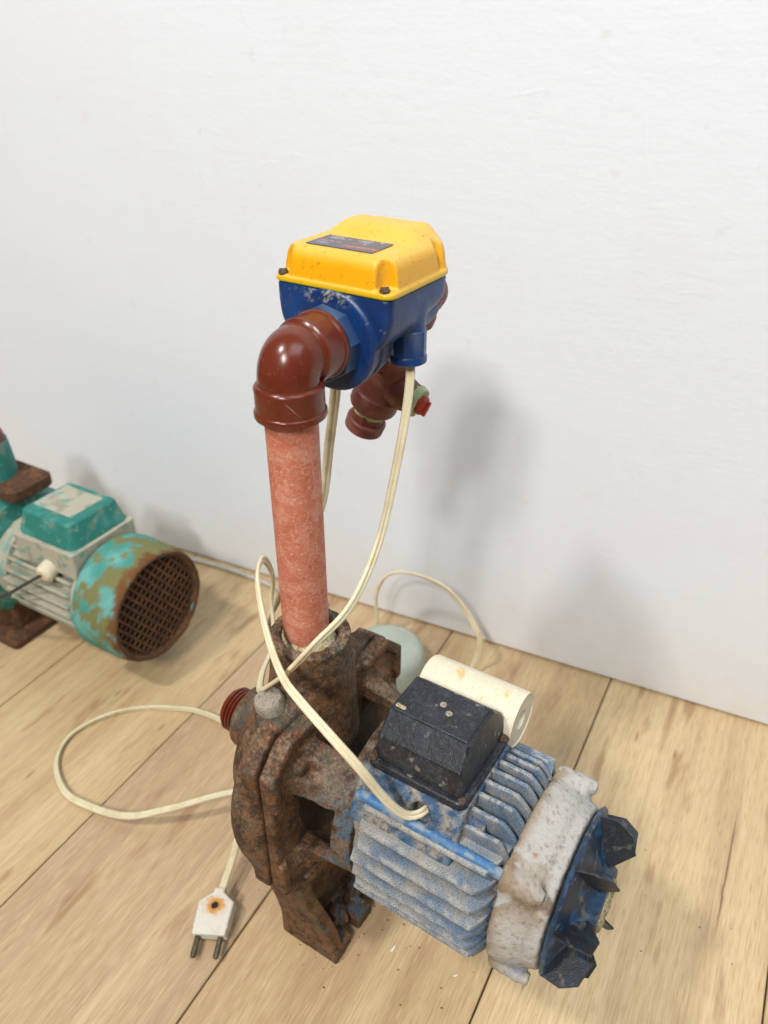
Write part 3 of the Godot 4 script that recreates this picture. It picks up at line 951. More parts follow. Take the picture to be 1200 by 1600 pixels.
	var cap := put(pump, "capacitor", finish(lathe([Vector2(0.0001, 0), Vector2(0.0198, 0), Vector2(0.0208, 0.0015), Vector2(0.0208, 0.0755), Vector2(0.0208, 0.077), Vector2(0.0196, 0.077), Vector2(0.0192, 0.0762), Vector2(0.0075, 0.0762), Vector2(0.0068, 0.0735), Vector2(0.0001, 0.0735)], along(Vector3(0.0745, 0.2800, -0.0500), Vector3(1, 0.02, 0.0)), 40)), M.capacitor, "cream cylindrical capacitor beside the terminal box")
	put(cap, "clamp", finish(prism(rrect(0.090, -0.066, 0.135, -0.030, 0.003), 0.2555, 0.2625, 0.001)), M.fin_blue)

	# fan
	var ax := along(Vector3(0, 0.204, 0), X)
	var fan := put(pump, "fan", finish(lathe([Vector2(0.0001, 0.2188), Vector2(0.0565, 0.2188), Vector2(0.0582, 0.2202), Vector2(0.0572, 0.2222), Vector2(0.052, 0.2245), Vector2(0.043, 0.2275), Vector2(0.033, 0.2315), Vector2(0.0275, 0.236), Vector2(0.0245, 0.2415), Vector2(0.0195, 0.2418), Vector2(0.0192, 0.236), Vector2(0.0001, 0.236)], ax, 48, 0.0009)), M.fan, "dark blue broken fan on the end of the motor")
	put(fan, "hub", finish(lathe([Vector2(0.0001, 0.234), Vector2(0.0185, 0.234), Vector2(0.0185, 0.2425), Vector2(0.0165, 0.2438), Vector2(0.013, 0.2438), Vector2(0.012, 0.239), Vector2(0.0001, 0.239)], ax, 24, 0.0008)), M.putty)
	rng.seed = 8
	for k in 8:
		var ang := deg_to_rad(20.0 + 45.0 * k)
		var out := Vector3(0, cos(ang), sin(ang))
		var tan_ := Vector3(0, -sin(ang), cos(ang))
		var j := func() -> float: return rng.randf_range(-0.0015, 0.0015)
		var blade := PackedVector2Array([Vector2(0.2205, 0.0568 + j.call()), Vector2(0.2330 + j.call(), 0.0605 + j.call()), Vector2(0.2460 + j.call(), 0.0555 + j.call() * 2.0), Vector2(0.2485 + j.call(), 0.0415 + j.call()), Vector2(0.2375, 0.0262), Vector2(0.2280, 0.036), Vector2(0.2215, 0.049)])
		if k == 5:
			blade = PackedVector2Array([Vector2(0.2205, 0.056), Vector2(0.229, 0.0565), Vector2(0.233, 0.049), Vector2(0.239, 0.045), Vector2(0.2375, 0.0262), Vector2(0.228, 0.036), Vector2(0.2215, 0.049)])
		var b := Basis(X, tan_, -out).rotated(out, rng.randf_range(0.05, 0.26))
		var mid_ := Vector3(0.2285, 0.204, 0)
		var xf := Transform3D(b, mid_ + tan_ * rng.randf_range(-0.002, 0.002)) * Transform3D(Basis.from_scale(Vector3(1, 1, -1)), Vector3(-0.2285, 0, 0))
		var g := Geo.new()
		hold(g, prism(blade, -0.0007, 0.0007, 0.0002), xf)
		put(fan, "fan_blade", finish(g), M.blade)

	# pipe and elbow
	put(pump, "riser_pipe", finish(lathe([Vector2(0.0001, 0.316), Vector2(0.0163, 0.316), Vector2(0.0165, 0.318), Vector2(0.0165, 0.4), Vector2(0.0165, 0.505), Vector2(0.0001, 0.505)], Transform3D.IDENTITY, 40)), M.pipe, "scratched salmon red pipe")
	put(pump, "thread_sealant", finish(lathe([Vector2(0.0001, 0.310), Vector2(0.0225, 0.312), Vector2(0.0228, 0.3225), Vector2(0.0205, 0.3265), Vector2(0.0178, 0.3285), Vector2(0.0166, 0.330), Vector2(0.0001, 0.330)], Transform3D.IDENTITY, 36, 0.0022)), M.putty)
	var el := Geo.new()
	hold(el, lathe([Vector2(0.0001, 0.5016), Vector2(0.0172, 0.5016), Vector2(0.0218, 0.5018), Vector2(0.0222, 0.5026), Vector2(0.0222, 0.5052), Vector2(0.0217, 0.5060), Vector2(0.0211, 0.5064), Vector2(0.0210, 0.5180), Vector2(0.0213, 0.5192), Vector2(0.0211, 0.5208), Vector2(0.0198, 0.5222), Vector2(0.0185, 0.5228), Vector2(0.0001, 0.5228)], Transform3D.IDENTITY, 48))
	var bend := PackedVector3Array()
	var scales := []
	for k in 15:
		var t := PI / 2 * k / 14.0
		bend.append(Vector3(0, 0.5265 + 0.0095 * sin(t), -0.0095 * (1.0 - cos(t)) - 0.0008))
		scales.append(1.0)
	bend.insert(0, Vector3(0, 0.520, -0.0008))
	bend.append(Vector3(0, 0.536, -0.016))
	el_bend(el)
	hold(el, lathe([Vector2(0.0001, 0.0115), Vector2(0.0182, 0.0115), Vector2(0.0192, 0.0130), Vector2(0.0205, 0.0140), Vector2(0.0208, 0.0160), Vector2(0.0205, 0.0175), Vector2(0.0206, 0.0285), Vector2(0.0212, 0.0292), Vector2(0.0216, 0.0305), Vector2(0.0214, 0.0325), Vector2(0.0200, 0.0332), Vector2(0.0001, 0.0332)], along(Vector3(0, 0.536, 0), Vector3(0, 0, -1)), 48))
	put(pump, "pipe_elbow", finish(el), M.brown, "glossy brown elbow fitting")

	var scrape := Geo.new()                                          # a smear of pale cement scraped across the socket
	for k in 9:
		var f := k / 8.0
		var w := lerpf(0.0021, 0.0002, f) * (1.0 + 0.5 * sin(k * 2.3))
		for sgn in [-1.0, 1.0]:
			var a: float = lerpf(0.95, 0.60, f) + sgn * w * 32.0
			var y: float = lerpf(0.5165, 0.5085, f) + sgn * w * 0.6
			scrape.v.append(Vector3(cos(a) * 0.0212, y, sin(a) * 0.0212))
			scrape.v.append(Vector3(cos(a) * 0.0205, y, sin(a) * 0.0205))
	for k in 8:
		for e in [[0, 2], [2, 3], [3, 1], [1, 0]]:
			scrape.quad(k * 4 + e[0], k * 4 + e[1], k * 4 + 4 + e[1], k * 4 + 4 + e[0])
	scrape.quad(0, 1, 3, 2)
	scrape.quad(32, 34, 35, 33)
	put(pump, "cement_smear", finish(scrape), M.putty)

	# pressure controller
	var hull := put(pump, "pressure_controller", finish(nets(f_hull, Vector3(-0.05, 0.498, -0.152), Vector3(0.05, 0.572, -0.038), 0.0013), true, hull_tint), M.hull, "dark blue plastic body of the pressure controller")
	var neck := PackedVector2Array()
	for k in 8:
		neck.append(Vector2.from_angle(TAU * (k + 0.5) / 8) * 0.0236)
	var ng := Geo.new()
	hold(ng, prism(neck, 0.034, 0.048, 0.0008), along(Vector3(0, 0.536, 0), Vector3(0, 0, -1)))
	put(hull, "inlet_nut", finish(ng, true, func(p: Vector3, n: Vector3) -> Color: return hull_tint(p, n).lerp(s2l(96, 120, 146), 0.45 * smoothstep(-0.2, 0.3, noise_b.get_noise_3dv(p)))), M.hull)
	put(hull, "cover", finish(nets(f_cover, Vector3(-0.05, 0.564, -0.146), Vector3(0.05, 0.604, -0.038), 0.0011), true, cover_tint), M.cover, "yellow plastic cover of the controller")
	for sgn in [1.0, -1.0]:
		put(hull, "screw", finish(screw_geo(Vector3(0.0375 * sgn, 0.5718, -0.0492), 0.0033, 0.0026)), M.screw)
	hull.position = Vector3(-0.002, -0.0028, 0)
	put(hull, "rating_label", sticker(), label_material(), "dark sticker with orange and white print")
	for sgn in [1.0, -1.0]:
		var nut := Geo.new()
		var oct := PackedVector2Array()
		for k in 10:
			oct.append(Vector2.from_angle(TAU * k / 10) * 0.0122)
		hold(nut, prism(oct, 0.5200, 0.5380, 0.0008), Transform3D(Basis.IDENTITY, Vector3(0.030 * sgn, 0, -0.089)))
		hold(nut, lathe([Vector2(0.0035, 0.5148), Vector2(0.0112, 0.5148), Vector2(0.0128, 0.5158), Vector2(0.0128, 0.5192), Vector2(0.0116, 0.5210), Vector2(0.0035, 0.5210)], Transform3D(Basis.IDENTITY, Vector3(0.030 * sgn, 0, -0.089)), 24))
		put(hull, "cable_gland", finish(nut, true, hull_tint), M.hull)

	# outlet elbow and tee at the back
	var E := Vector3(-0.004, 0.534, -0.158)
	var D := Vector3(-0.38, -0.925, 0.03).normalized()
	var g := Geo.new()
	hold(g, lathe([Vector2(0.0001, 0), Vector2(0.0175, 0), Vector2(0.0185, 0.002), Vector2(0.0185, 0.014), Vector2(0.017, 0.016), Vector2(0.017, 0.030), Vector2(0.0150, 0.038), Vector2(0.007, 0.044), Vector2(0.0001, 0.045)], along(E + Vector3(0, 0, 0.022), Vector3(0, 0, -1)), 32))
	hold(g, lathe([Vector2(0.0001, -0.005), Vector2(0.0175, -0.005), Vector2(0.0175, 0.010), Vector2(0.0185, 0.012), Vector2(0.0185, 0.019), Vector2(0.0001, 0.019)], along(E, D), 32))
	put(pump, "outlet_elbow", finish(g), M.brown_dusty)
	put(pump, "green_thread", finish(lathe([Vector2(0.0001, 0.017), Vector2(0.0155, 0.017), Vector2(0.0172, 0.030), Vector2(0.0165, 0.051), Vector2(0.0001, 0.051)], along(E, D), 24, 0.0014)), M.paste)
	var tee := Geo.new()
	hold(tee, lathe([Vector2(0.0001, 0.048), Vector2(0.0172, 0.048), Vector2(0.0188, 0.0495), Vector2(0.0190, 0.0640), Vector2(0.0178, 0.0665), Vector2(0.0176, 0.086), Vector2(0.0186, 0.0885), Vector2(0.0200, 0.090), Vector2(0.0200, 0.102), Vector2(0.0190, 0.1045), Vector2(0.0001, 0.1045)], along(E, D), 36))
	var Bd := Vector3(0.93, -0.34, 0.02).normalized()
	var tc := E + D * 0.078
	hold(tee, lathe([Vector2(0.0001, 0.0), Vector2(0.0140, 0.0), Vector2(0.0145, 0.020), Vector2(0.0128, 0.027), Vector2(0.0128, 0.030), Vector2(0.0001, 0.030)], along(tc, Bd), 32))
	var tf := put(pump, "tee_fitting", finish(tee), M.brown_dusty, "small dusty brown tee fitting hanging at the back")
	put(tf, "branch_thread", finish(lathe([Vector2(0.0001, 0.027), Vector2(0.0122, 0.027), Vector2(0.0130, 0.031), Vector2(0.0122, 0.036), Vector2(0.0001, 0.036)], along(tc, Bd), 20, 0.0014)), M.paste)
	var hg := Geo.new()
	hold(hg, lathe([Vector2(0.0001, 0.033), Vector2(0.0075, 0.033), Vector2(0.0080, 0.040), Vector2(0.0060, 0.042), Vector2(0.0001, 0.042)], along(tc, Bd), 16))
	hold(hg, prism(rrect(-0.0060, -0.0018, 0.0070, 0.0018, 0.0015, 3), 0.040, 0.0445, 0.0006), along(tc, Bd))
	put(tf, "red_tap", finish(hg), M.red)
	put(tf, "lower_thread", finish(lathe([Vector2(0.0001, 0.102), Vector2(0.0140, 0.102), Vector2(0.0146, 0.106), Vector2(0.0138, 0.111), Vector2(0.0001, 0.111)], along(E, D), 20, 0.0014)), M.paste)
	var plug := Geo.new()
	var hexa := PackedVector2Array()
	for k in 12:
		hexa.append(Vector2.from_angle(TAU * k / 12) * (0.0142 if k % 2 else 0.0132))
	hold(plug, prism(hexa, 0.1095, 0.1190, 0.0006), along(E, D))
	hold(plug, lathe([Vector2(0.0001, 0.1170), Vector2(0.0150, 0.1172), Vector2(0.0166, 0.1185), Vector2(0.0168, 0.1215), Vector2(0.0158, 0.1225), Vector2(0.0166, 0.1238), Vector2(0.0164, 0.1275), Vector2(0.0130, 0.1280), Vector2(0.0120, 0.120), Vector2(0.0001, 0.120)], along(E, D), 32))
	put(tf, "end_bush", finish(plug), M.brown_dusty)
	var tm := TextMesh.new()
	var sf := SystemFont.new()
	sf.font_names = PackedStringArray(["Droid Sans"])
	tm.font = sf
	tm.font_size = 24
	tm.pixel_size = 0.00042
	tm.depth = 0.0012
	tm.text = "1/2"
	var raised := put(tf, "raised_size_mark", tm, M.brown_dusty)
	var towards := Vector3(0.02, 0.22, 0.55)
	var face := (towards - D * D.dot(towards)).normalized()
	raised.transform = Transform3D(Basis((-D).cross(face).normalized(), -D, face), E + D * 0.0600 + face * 0.0186)

func el_bend(el: Geo) -> void:                                     # the round shoulder of the elbow: a mitred quarter of a ball and two stubs
	var segs := 40
	var rings := 14
	var g := Geo.new()
	for k in rings + 1:
		var t := PI / 2 * k / rings
		var c0 := Vector3(0, 0.5190 + 0.0170 * sin(t), -0.0115 * (1.0 - cos(t)))
		var fwd := Vector3(0, cos(t), -sin(t))
		var up := Vector3(0, sin(t), cos(t))
		for s in segs:
			var a := TAU * s / segs
			var r := 0.0183 + 0.0022 * maxf(0.0, cos(a)) * sin(2.0 * t)
			g.v.append(c0 + (up * cos(a) + Vector3.RIGHT * sin(a)) * r)
	for k in rings:
		for s in segs:
			var s2 := (s + 1) % segs
			g.quad(k * segs + s, k * segs + s2, (k + 1) * segs + s2, (k + 1) * segs + s)
	var first := []
	var last := []
	for s in segs:
		first.append(g.v[s])
		last.append(g.v[rings * segs + s])
	first.reverse()
	g.flat(first)
	g.flat(last)
	hold(el, g)

func sticker() -> ArrayMesh:
	var g := prism(rrect(-0.0255, -0.0845, 0.0230, -0.0578, 0.0008, 2), 0.5896, 0.5902, 0.0001)
	for p in g.v:
		g.uv.append(Vector2((p.x + 0.0255) / 0.0485, (p.z + 0.0845) / 0.0267))
	return finish(g)

func label_material() -> StandardMaterial3D:
	var im := Image.create(388, 214, false, Image.FORMAT_RGB8)
	im.fill(Color8(74, 78, 90))
	var r := RandomNumberGenerator.new()
	r.seed = 21
	var word := func(x: int, y: int, n: int, h: int, col: Color) -> void:     # a line of print too small to read
		for k in n:
			var w := r.randi_range(2, 5) * h / 8 + 1
			im.fill_rect(Rect2i(x, y + r.randi_range(0, h / 4), maxi(2, h / 5), h - h / 4), col)
			if r.randf() > 0.3:
				im.fill_rect(Rect2i(x, y + r.randi_range(0, h / 2), w, maxi(1, h / 5)), col)
			if r.randf() > 0.4:
				im.fill_rect(Rect2i(x + w - h / 5, y + h / 4, maxi(2, h / 5), h - h / 3), col)
			x += w + maxi(2, h / 5)
	var orange := Color8(222, 96, 62)
	var white := Color8(206, 208, 212)
	word.call(26, 112, 9, 22, orange)
	word.call(196, 142, 8, 40, orange)
	for y in [20, 34, 48, 62]:
		word.call(24 + y / 3, y, 14, 8, white)
		word.call(214, y + 6, 13, 7, white)
	word.call(30, 150, 9, 10, white)
	word.call(30, 168, 11, 10, white)
	word.call(200, 100, 14, 9, orange)
	word.call(322, 18, 2, 22, white)
	for q in [[150, 40], [268, 84]]:
		for k in 18:
			im.fill_rect(Rect2i(q[0] - k / 2, q[1] + k, 2, 2), white)
			im.fill_rect(Rect2i(q[0] + k / 2, q[1] + k, 2, 2), white)
		im.fill_rect(Rect2i(q[0] - 9, q[1] + 18, 20, 2), white)
	for k in 24:
		im.set_pixel(190 + k, 30 + k, white)
		im.set_pixel(191 + k, 30 + k, white)
	var m := StandardMaterial3D.new()
	m.albedo_texture = ImageTexture.create_from_image(im)
	m.roughness = 0.35
	return m

# ------------------------------------------------------------------ cables
func cable(parent: Node, called: String, pts: Array, r: float, material: Material, twist := 0.0, roll := 0.0, step := 0.006, section := PackedVector2Array()) -> MeshInstance3D:
	return put(parent, called, finish(sweep(curve(pts, step), section if section.size() else twin(r), [], twist, roll)), material)

func build_cables() -> void:
	var frame := Transform3D(Basis(Vector3.UP, -0.5697), Vector3(-0.056, 0, -0.422))
	var mc := thing("motor_cable", "cream twin cable from the controller's right gland, crossing the collar to the motor", "cable", frame.origin, -0.5697)
	cable(mc, "flex", [Vector3(0.030, 0.5240, -0.089), Vector3(0.0305, 0.5160, -0.089), Vector3(0.0335, 0.5000, -0.083), Vector3(0.036, 0.476, -0.073), Vector3(0.0371, 0.4394, -0.058), Vector3(0.038, 0.407, -0.042), Vector3(0.0406, 0.385, -0.018), Vector3(0.0462, 0.3783, 0.014), Vector3(0.0389, 0.3663, 0.037), Vector3(0.0209, 0.3389, 0.045), Vector3(-0.001, 0.3115, 0.042), Vector3(-0.018, 0.292, 0.035), Vector3(-0.038, 0.279, 0.010), Vector3(-0.052, 0.281, -0.020), Vector3(-0.0614, 0.3087, -0.032), Vector3(-0.0525, 0.34, -0.027), Vector3(-0.0459, 0.3691, -0.012), Vector3(-0.0346, 0.3721, 0.008), Vector3(-0.0149, 0.3644, 0.028), Vector3(0.0032, 0.3505, 0.042), Vector3(0.0268, 0.3461, 0.058), Vector3(0.0457, 0.3443, 0.066), Vector3(0.072, 0.3380, 0.073), Vector3(0.0929, 0.3203, 0.072), Vector3(0.1049, 0.2909, 0.063), Vector3(0.1125, 0.2735, 0.056), Vector3(0.1175, 0.2645, 0.050), Vector3(0.1222, 0.2625, 0.0435), Vector3(0.1245, 0.262, 0.036)], 0.0016, M.cable, 4.6, 0.4)
	var pc := thing("power_cord", "cream power cord lying in a loop on the planks, ending in a white plug", "power cord", frame.origin, -0.5697)
	cable(pc, "flex", [Vector3(-0.030, 0.524, -0.089), Vector3(-0.030, 0.515, -0.089), Vector3(-0.0284, 0.4845, -0.085), Vector3(-0.0325, 0.4397, -0.08), Vector3(-0.0331, 0.393, -0.068), Vector3(-0.0427, 0.3585, -0.055), Vector3(-0.0613, 0.3098, -0.045), Vector3(-0.0800, 0.2596, -0.045), Vector3(-0.072, 0.205, -0.075), Vector3(-0.078, 0.13, -0.115), Vector3(-0.1057, 0.05, -0.135), Vector3(-0.150, 0.014, -0.128), Vector3(-0.203, 0.009, -0.1066), Vector3(-0.2707, 0.0045, -0.0991), Vector3(-0.3363, 0.004, -0.0582), Vector3(-0.362, 0.004, -0.0041), Vector3(-0.347, 0.004, 0.0358), Vector3(-0.3041, 0.005, 0.059), Vector3(-0.2639, 0.006, 0.0579), Vector3(-0.2152, 0.014, 0.0474), Vector3(-0.1744, 0.028, 0.0218), Vector3(-0.1469, 0.034, -0.0059), Vector3(-0.1273, 0.036, -0.0249), Vector3(-0.105, 0.044, -0.040), Vector3(-0.092, 0.050, -0.028), Vector3(-0.0935, 0.042, -0.004), Vector3(-0.0948, 0.034, 0.0097), Vector3(-0.0858, 0.027, 0.0308), Vector3(-0.0779, 0.018, 0.0544), Vector3(-0.0735, 0.0155, 0.0625)], 0.0020, M.cable_dirty, 5.0, 0.2)
	# the plug: axes of its own, x across, z towards the prongs
	var fwd := Vector3(0.020, -0.0050, 0.0390).normalized()
	var sidew := Vector3(0.86, 0.10, -0.46).normalized()
	sidew = (sidew - fwd * sidew.dot(fwd)).normalized()
	var upw := fwd.cross(sidew).normalized()
	var xf := Transform3D(Basis(sidew, upw, fwd), Vector3(-0.0785, 0.0155, 0.0560))
	var body := Geo.new()
	hold(body, prism(PackedVector2Array([Vector2(-0.0050, 0.0), Vector2(0.0050, 0.0), Vector2(0.0052, 0.004), Vector2(0.0168, 0.0125), Vector2(0.0160, 0.0350), Vector2(-0.0160, 0.0350), Vector2(-0.0168, 0.0125), Vector2(-0.0052, 0.004)]), -0.0062, 0.0062, 0.0012), xf)
	hold(body, prism(rrect(-0.0155, 0.0335, 0.0155, 0.0415, 0.001, 2), -0.0052, 0.0056, 0.0008), xf)
	for k in 9:
		hold(body, prism(rrect(-0.0125 + absf(k - 3) * 0.0003, 0.0105 + k * 0.0017, 0.0125 - absf(k - 3) * 0.0003, 0.0113 + k * 0.0017, 0.0003, 1), 0.0060, 0.0066, 0.0002), xf)
	var hole := xf * Vector3(0, 0.0062, 0.0165)
	var stain := func(p: Vector3, n: Vector3) -> Color:
		var e := p.distance_to(hole)
		var w := noise_b.get_noise_3dv(p * 2.0)
		return s2l(250, 250, 250).lerp(s2l(244, 176, 50), 0.9 * smoothstep(0.0105, 0.0065, e + w * 0.005)).lerp(s2l(150, 96, 40), 0.5 * smoothstep(0.0050, 0.0035, e))
	put(pc, "plug_body", fine_top(body, xf, stain), M.plug, "white plug with an orange rust stain round its screw")
	put(pc, "plug_screw", finish(lathe([Vector2(0.0001, 0), Vector2(0.0030, 0), Vector2(0.0030, 0.0006), Vector2(0.0018, 0.0009), Vector2(0.0001, 0.0004)], Transform3D(xf.basis, xf * Vector3(0, 0.0064, 0.0165)), 14, 0.0008)), M.dark)
	for sgn in [-1.0, 1.0]:
		put(pc, "prong", finish(lathe([Vector2(0.0001, 0.040), Vector2(0.0027, 0.040), Vector2(0.0027, 0.056), Vector2(0.0025, 0.0585), Vector2(0.0012, 0.0595), Vector2(0.0001, 0.0597)], along(xf * Vector3(0.0105 * sgn, 0, 0), fwd), 14)), M.plug_metal)

	var box := thing("junction_box", "pale grey-green rounded plastic box on the floor behind the casing", "junction box", Vector3(0.004, 0, -0.722))
	put(box, "shell", finish(lathe([Vector2(0.0001, 0.0005), Vector2(0.046, 0.0005), Vector2(0.048, 0.003), Vector2(0.0475, 0.030), Vector2(0.044, 0.040), Vector2(0.036, 0.0455), Vector2(0.015, 0.047), Vector2(0.0001, 0.047)], Transform3D.IDENTITY, 40)), M.pale)
	var loop := thing("spare_cable", "cream cable standing up in an arch before the wall behind the pump", "cable")
	cable(loop, "flex", [Vector3(-0.03, 0.004, -0.770), Vector3(-0.016, 0.006, -0.778), Vector3(-0.009, 0.03, -0.779), Vector3(-0.01, 0.079, -0.778), Vector3(0.004, 0.115, -0.772), Vector3(0.032, 0.129, -0.759), Vector3(0.07, 0.124, -0.741), Vector3(0.094, 0.103, -0.73), Vector3(0.114, 0.07, -0.72), Vector3(0.119, 0.051, -0.718), Vector3(0.115, 0.022, -0.716), Vector3(0.105, 0.006, -0.708), Vector3(0.09, 0.0035, -0.68), Vector3(0.075, 0.0035, -0.65)], 0.0019, M.cable, 4.0)
	var grey := thing("grey_cable", "grey cable lying along the foot of the wall behind the green motor", "cable")
	cable(grey, "flex", [Vector3(-0.50, 0.004, -1.02), Vector3(-0.40, 0.004, -0.985), Vector3(-0.31, 0.004, -0.965), Vector3(-0.257, 0.004, -0.945), Vector3(-0.203, 0.004, -0.918), Vector3(-0.15, 0.004, -0.885), Vector3(-0.08, 0.004, -0.85)], 0.0035, M.cable_grey, 0.0, 0.0, 0.01, disc(0.0035, 10))

# ------------------------------------------------------------------ finer faces for a painted stain
func fine_top(g: Geo, xf: Transform3D, tint: Callable) -> ArrayMesh:
	for pass_ in 3:
		var h := Geo.new()
		for k in range(0, g.i.size(), 3):
			var a := g.v[g.i[k]]
			var b := g.v[g.i[k + 1]]
			var d := g.v[g.i[k + 2]]
			var s := h.v.size()
			for p in [a, b, d, (a + b) / 2, (b + d) / 2, (a + d) / 2]:
				h.v.append(p)
			h.tri(s, s + 3, s + 5)
			h.tri(s + 3, s + 1, s + 4)
			h.tri(s + 5, s + 4, s + 2)
			h.tri(s + 3, s + 4, s + 5)
		g = h
	return finish(g, true, tint)

# ------------------------------------------------------------------ the green pump in the background
func build_green_pump() -> void:
	var o := thing("green_pump", "dusty green electric pump with round rusty fan grille, lying near the wall", "electric pump", Vector3(-0.27, 0, -0.72), -PI / 6)
	var H := 0.108
	var X := Vector3.RIGHT
	var ax := along(Vector3(0, H, 0), X)
	var skin := [Vector2(0.0001, -0.066), Vector2(0.069, -0.066), Vector2(0.072, -0.068)]
	for k in 17:
		skin.append(Vector2(0.0735 - 0.00003 * k, -0.062 + 0.0031 * k))
	skin.append_array([Vector2(0.0722, -0.009), Vector2(0.0712, -0.005), Vector2(0.0700, -0.002), Vector2(0.0685, 0.0), Vector2(0.0640, -0.0015), Vector2(0.0625, -0.006), Vector2(0.0625, -0.03), Vector2(0.0001, -0.03)])
	put(o, "fan_cover", finish(lathe(skin, ax, 96, 0.0012), true, cover_rust), M.bell, "green and rust coloured round fan cover")
	var rim := lathe([Vector2(0.0610, -0.010), Vector2(0.0655, -0.004), Vector2(0.0690, 0.0008), Vector2(0.0665, 0.0014), Vector2(0.0600, -0.008)], ax, 56, 0.001)
	put(o, "rusty_rim", finish(rim), M.rust)
	put(o, "fan_guard_back", finish(lathe([Vector2(0.0001, -0.022), Vector2(0.0622, -0.022), Vector2(0.0622, -0.020), Vector2(0.0001, -0.020)], ax, 40)), M.dark)
	for k in range(-6, 7):
		var q := 0.0092 * k
		var half := sqrt(0.0625 * 0.0625 - q * q)
		for turn in 2:
			var d := Vector3(0, 0.82, 0.57) if turn == 0 else Vector3(0, -0.57, 0.82)
			var e := Vector3(0, -d.z, d.y)
			var m := Vector3(-0.005 - 0.001 * turn, H, 0) + e * q
			put(o, "grille_bar", finish(tube(m - d * half, m + d * half, 0.0017, 8)), M.rust)
	var hs := put(o, "motor_body", finish(lathe([Vector2(0.0001, -0.225), Vector2(0.060, -0.225), Vector2(0.060, -0.200), Vector2(0.0535, -0.199), Vector2(0.0535, -0.083), Vector2(0.062, -0.082), Vector2(0.062, -0.066), Vector2(0.0001, -0.066)], ax, 40)), M.green_dust)
	for k in 26:
		var ang := TAU * k / 26
		if cos(ang) > 0.78:
			continue
		var out := Vector3(0, cos(ang), sin(ang))
		var m := finish(fin_geo(0.118, 0.0125, 0.0042, 70.0 + k, 0.0, 0.003))
		put(hs, "cooling_fin", m, M.green_dust).transform = Transform3D(Basis(X, out.cross(X), out), Vector3(-0.2, H, 0) + out * 0.0525)
	var tb := put(o, "terminal_box", finish(prism(rrect(-0.176, -0.048, -0.072, 0.050, 0.004), 0.152, 0.186, 0.001)), M.green_dust)
	put(tb, "lid", finish(prism(rrect(-0.173, -0.045, -0.076, 0.045, 0.013), 0.185, 0.216, 0.002, 0.008)), M.green, "teal lid of the terminal box")
	put(tb, "name_plate", finish(prism(rrect(-0.160, -0.028, -0.096, 0.022, 0.002), 0.2158, 0.2168, 0.0003)), M.green_dust, "dusty blank plate on the lid")
	put(o, "cable_gland", finish(lathe([Vector2(0.0001, 0), Vector2(0.011, 0), Vector2(0.012, 0.004), Vector2(0.012, 0.014), Vector2(0.008, 0.018), Vector2(0.0001, 0.018)], along(Vector3(-0.118, 0.155, 0.046), Vector3(0.1, -0.2, 1)), 12, 0.001)), M.capacitor)
	cable(o, "loose_wire", [Vector3(-0.118, 0.152, 0.062), Vector3(-0.135, 0.14, 0.072), Vector3(-0.17, 0.115, 0.08), Vector3(-0.22, 0.085, 0.085), Vector3(-0.28, 0.07, 0.085)], 0.002, M.wire, 0.0, 0.0, 0.01, disc(0.0022, 8))
	var foot := Geo.new()
	hold(foot, prism(rrect(-0.285, -0.062, -0.205, 0.075, 0.006), 0.0008, 0.012, 0.002))
	hold(foot, prism(rrect(-0.265, -0.045, -0.225, 0.050, 0.006), 0.011, 0.075, 0.002))
	put(o, "foot", finish(foot), M.rust)
	put(o, "pump_casing", finish(lathe([Vector2(0.0001, -0.30), Vector2(0.07, -0.30), Vector2(0.086, -0.285), Vector2(0.088, -0.245), Vector2(0.080, -0.228), Vector2(0.06, -0.222), Vector2(0.0001, -0.222)], ax, 40, 0.002)), M.green)
	var flange := Geo.new()
	hold(flange, prism(rrect(-0.290, -0.045, -0.204, 0.020, 0.012), 0.196, 0.216, 0.004))
	put(o, "rusty_flange", finish(flange), M.rust)
	put(o, "outlet_neck", finish(lathe([Vector2(0.0001, 0.20), Vector2(0.034, 0.20), Vector2(0.032, 0.245), Vector2(0.030, 0.262), Vector2(0.0001, 0.262)], Transform3D(Basis.IDENTITY, Vector3(-0.268, 0, 0)), 28, 0.001)), M.green)
	put(o, "outlet_pipe", finish(lathe([Vector2(0.0001, 0.26), Vector2(0.0285, 0.26), Vector2(0.0270, 0.272), Vector2(0.020, 0.277), Vector2(0.012, 0.280), Vector2(0.0001, 0.280)], Transform3D(Basis.IDENTITY, Vector3(-0.268, 0, 0)), 28)), M.brown_dusty)

func build_bits() -> void:                                         # small flakes fallen on the floor
	var spots := [[Vector3(0.008, 0, -0.371), 0.0035, 0.9, "white paint flake on the plank beside the pump's slotted foot"], [Vector3(0.062, 0, -0.348), 0.0022, 0.3, "tiny white flake on the planks below the finned motor"]]
	for s in spots:
		var g := Geo.new()
		hold(g, prism(PackedVector2Array([Vector2(-s[1], -s[1] * 0.22), Vector2(s[1] * 0.8, -s[1] * 0.3), Vector2(s[1], s[1] * 0.16), Vector2(-s[1] * 0.5, s[1] * 0.26)]), 0.0002, 0.0009, 0.0002))
		var o := put(self, "paint_flake", finish(g), M.flake, s[3])
		o.position = s[0]
		o.rotation.y = s[2]
		o.set_meta("category", "flake")

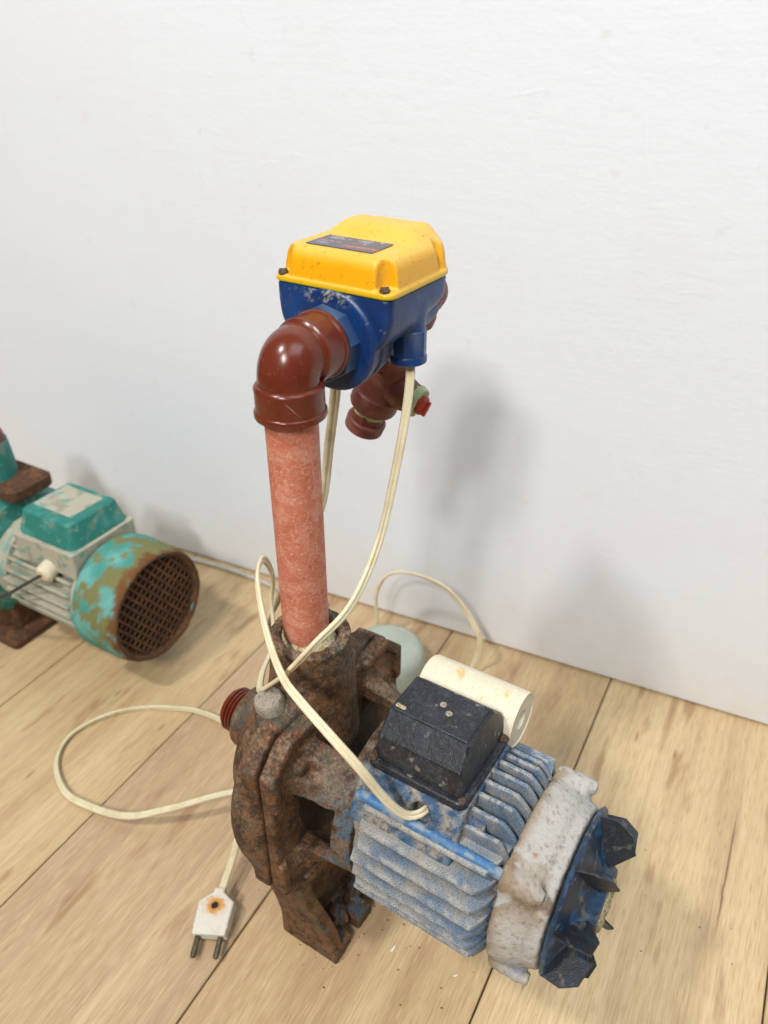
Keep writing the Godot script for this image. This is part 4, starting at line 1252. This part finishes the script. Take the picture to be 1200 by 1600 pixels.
func build_crumbs() -> void:
	var mm := MultiMesh.new()
	mm.transform_format = MultiMesh.TRANSFORM_3D
	mm.mesh = finish(lathe([Vector2(0.0001, 0), Vector2(0.0006, 0.0001), Vector2(0.0005, 0.0005), Vector2(0.0001, 0.0007)], Transform3D.IDENTITY, 5))
	mm.instance_count = 110
	var r := RandomNumberGenerator.new()
	r.seed = 31
	for k in 110:
		var at := Vector3(-0.03 + r.randfn(0.0, 0.05), 0.0001, -0.40 + r.randfn(0.0, 0.035)) if k < 50 else Vector3(0.12 + r.randfn(0.0, 0.09), 0.0001, -0.42 + r.randfn(0.0, 0.06))
		var sc := r.randf_range(0.4, 1.3)
		mm.set_instance_transform(k, Transform3D(Basis(Vector3.UP, r.randf() * TAU).scaled(Vector3(sc * 1.5, sc * 0.7, sc)), at))
	var o := MultiMeshInstance3D.new()
	o.name = "rust_crumbs"
	o.multimesh = mm
	o.material_override = M.rust
	o.set_meta("kind", "stuff")
	o.set_meta("label", "tiny rust crumbs scattered on the planks round the pump")
	o.set_meta("category", "crumbs")
	add_child(o, true)

# ------------------------------------------------------------------ the scene
func _ready() -> void:
	var cam := Camera3D.new()
	cam.name = "camera"
	cam.position = Vector3(0, 0.70, 0)
	cam.rotation.x = -deg_to_rad(32.4155)
	cam.near = 0.02
	cam.far = 30.0
	var lens := CameraAttributesPhysical.new()
	lens.frustum_focal_length = 18.0
	lens.frustum_focus_distance = 0.54
	lens.exposure_aperture = 4.2
	cam.attributes = lens
	cam.fov = 67.38
	add_child(cam, true)

	var we := WorldEnvironment.new()
	we.name = "environment"
	var env := Environment.new()
	env.background_mode = Environment.BG_COLOR
	env.background_color = Color(0.90, 0.95, 1.0)
	env.background_energy_multiplier = 0.13
	env.tonemap_mode = Environment.TONE_MAPPER_LINEAR
	env.tonemap_exposure = 0.76
	env.sdfgi_enabled = true
	env.ssao_enabled = true
	env.ssil_enabled = true
	we.environment = env
	add_child(we, true)

	for l in [["ceiling_lamp", Vector3(-0.76, 2.40, 1.86), 4.2], ["ceiling_lamp_001", Vector3(-0.92, 2.52, 1.50), 4.4], ["ceiling_lamp_002", Vector3(-1.39, 3.00, 0.45), 7.0]]:
		var lamp := OmniLight3D.new()
		lamp.name = l[0]
		lamp.position = l[1]
		lamp.light_energy = l[2]
		lamp.light_size = 0.13
		lamp.light_color = Color(1.0, 0.985, 0.965)
		lamp.omni_range = 8.0
		lamp.omni_attenuation = 2.0
		lamp.shadow_enabled = true
		add_child(lamp, true)

	var fill_light := AreaLight3D.new()  # unseen area light, added as soft fill from above to brighten the floor
	fill_light.name = "added_fill_light"
	fill_light.area_size = Vector2(1.5, 1.1)
	fill_light.light_color = Color(0.92, 0.965, 1.0)
	fill_light.light_energy = 3.2
	fill_light.shadow_enabled = true
	add_child(fill_light, true)
	fill_light.look_at_from_position(Vector3(0.75, 2.4, 0.55), Vector3(0.35, 0.0, -0.3), Vector3(0, 0, -1))

	noise_a.seed = 3
	noise_a.frequency = 22.0
	noise_a.fractal_octaves = 4
	noise_b.seed = 7
	noise_b.frequency = 95.0
	noise_b.fractal_octaves = 3
	noise_c.seed = 9
	noise_c.frequency = 300.0
	noise_c.fractal_octaves = 2
	make_materials()
	build_setting()
	build_pump()
	build_cables()
	build_green_pump()
	build_bits()
	build_crumbs()
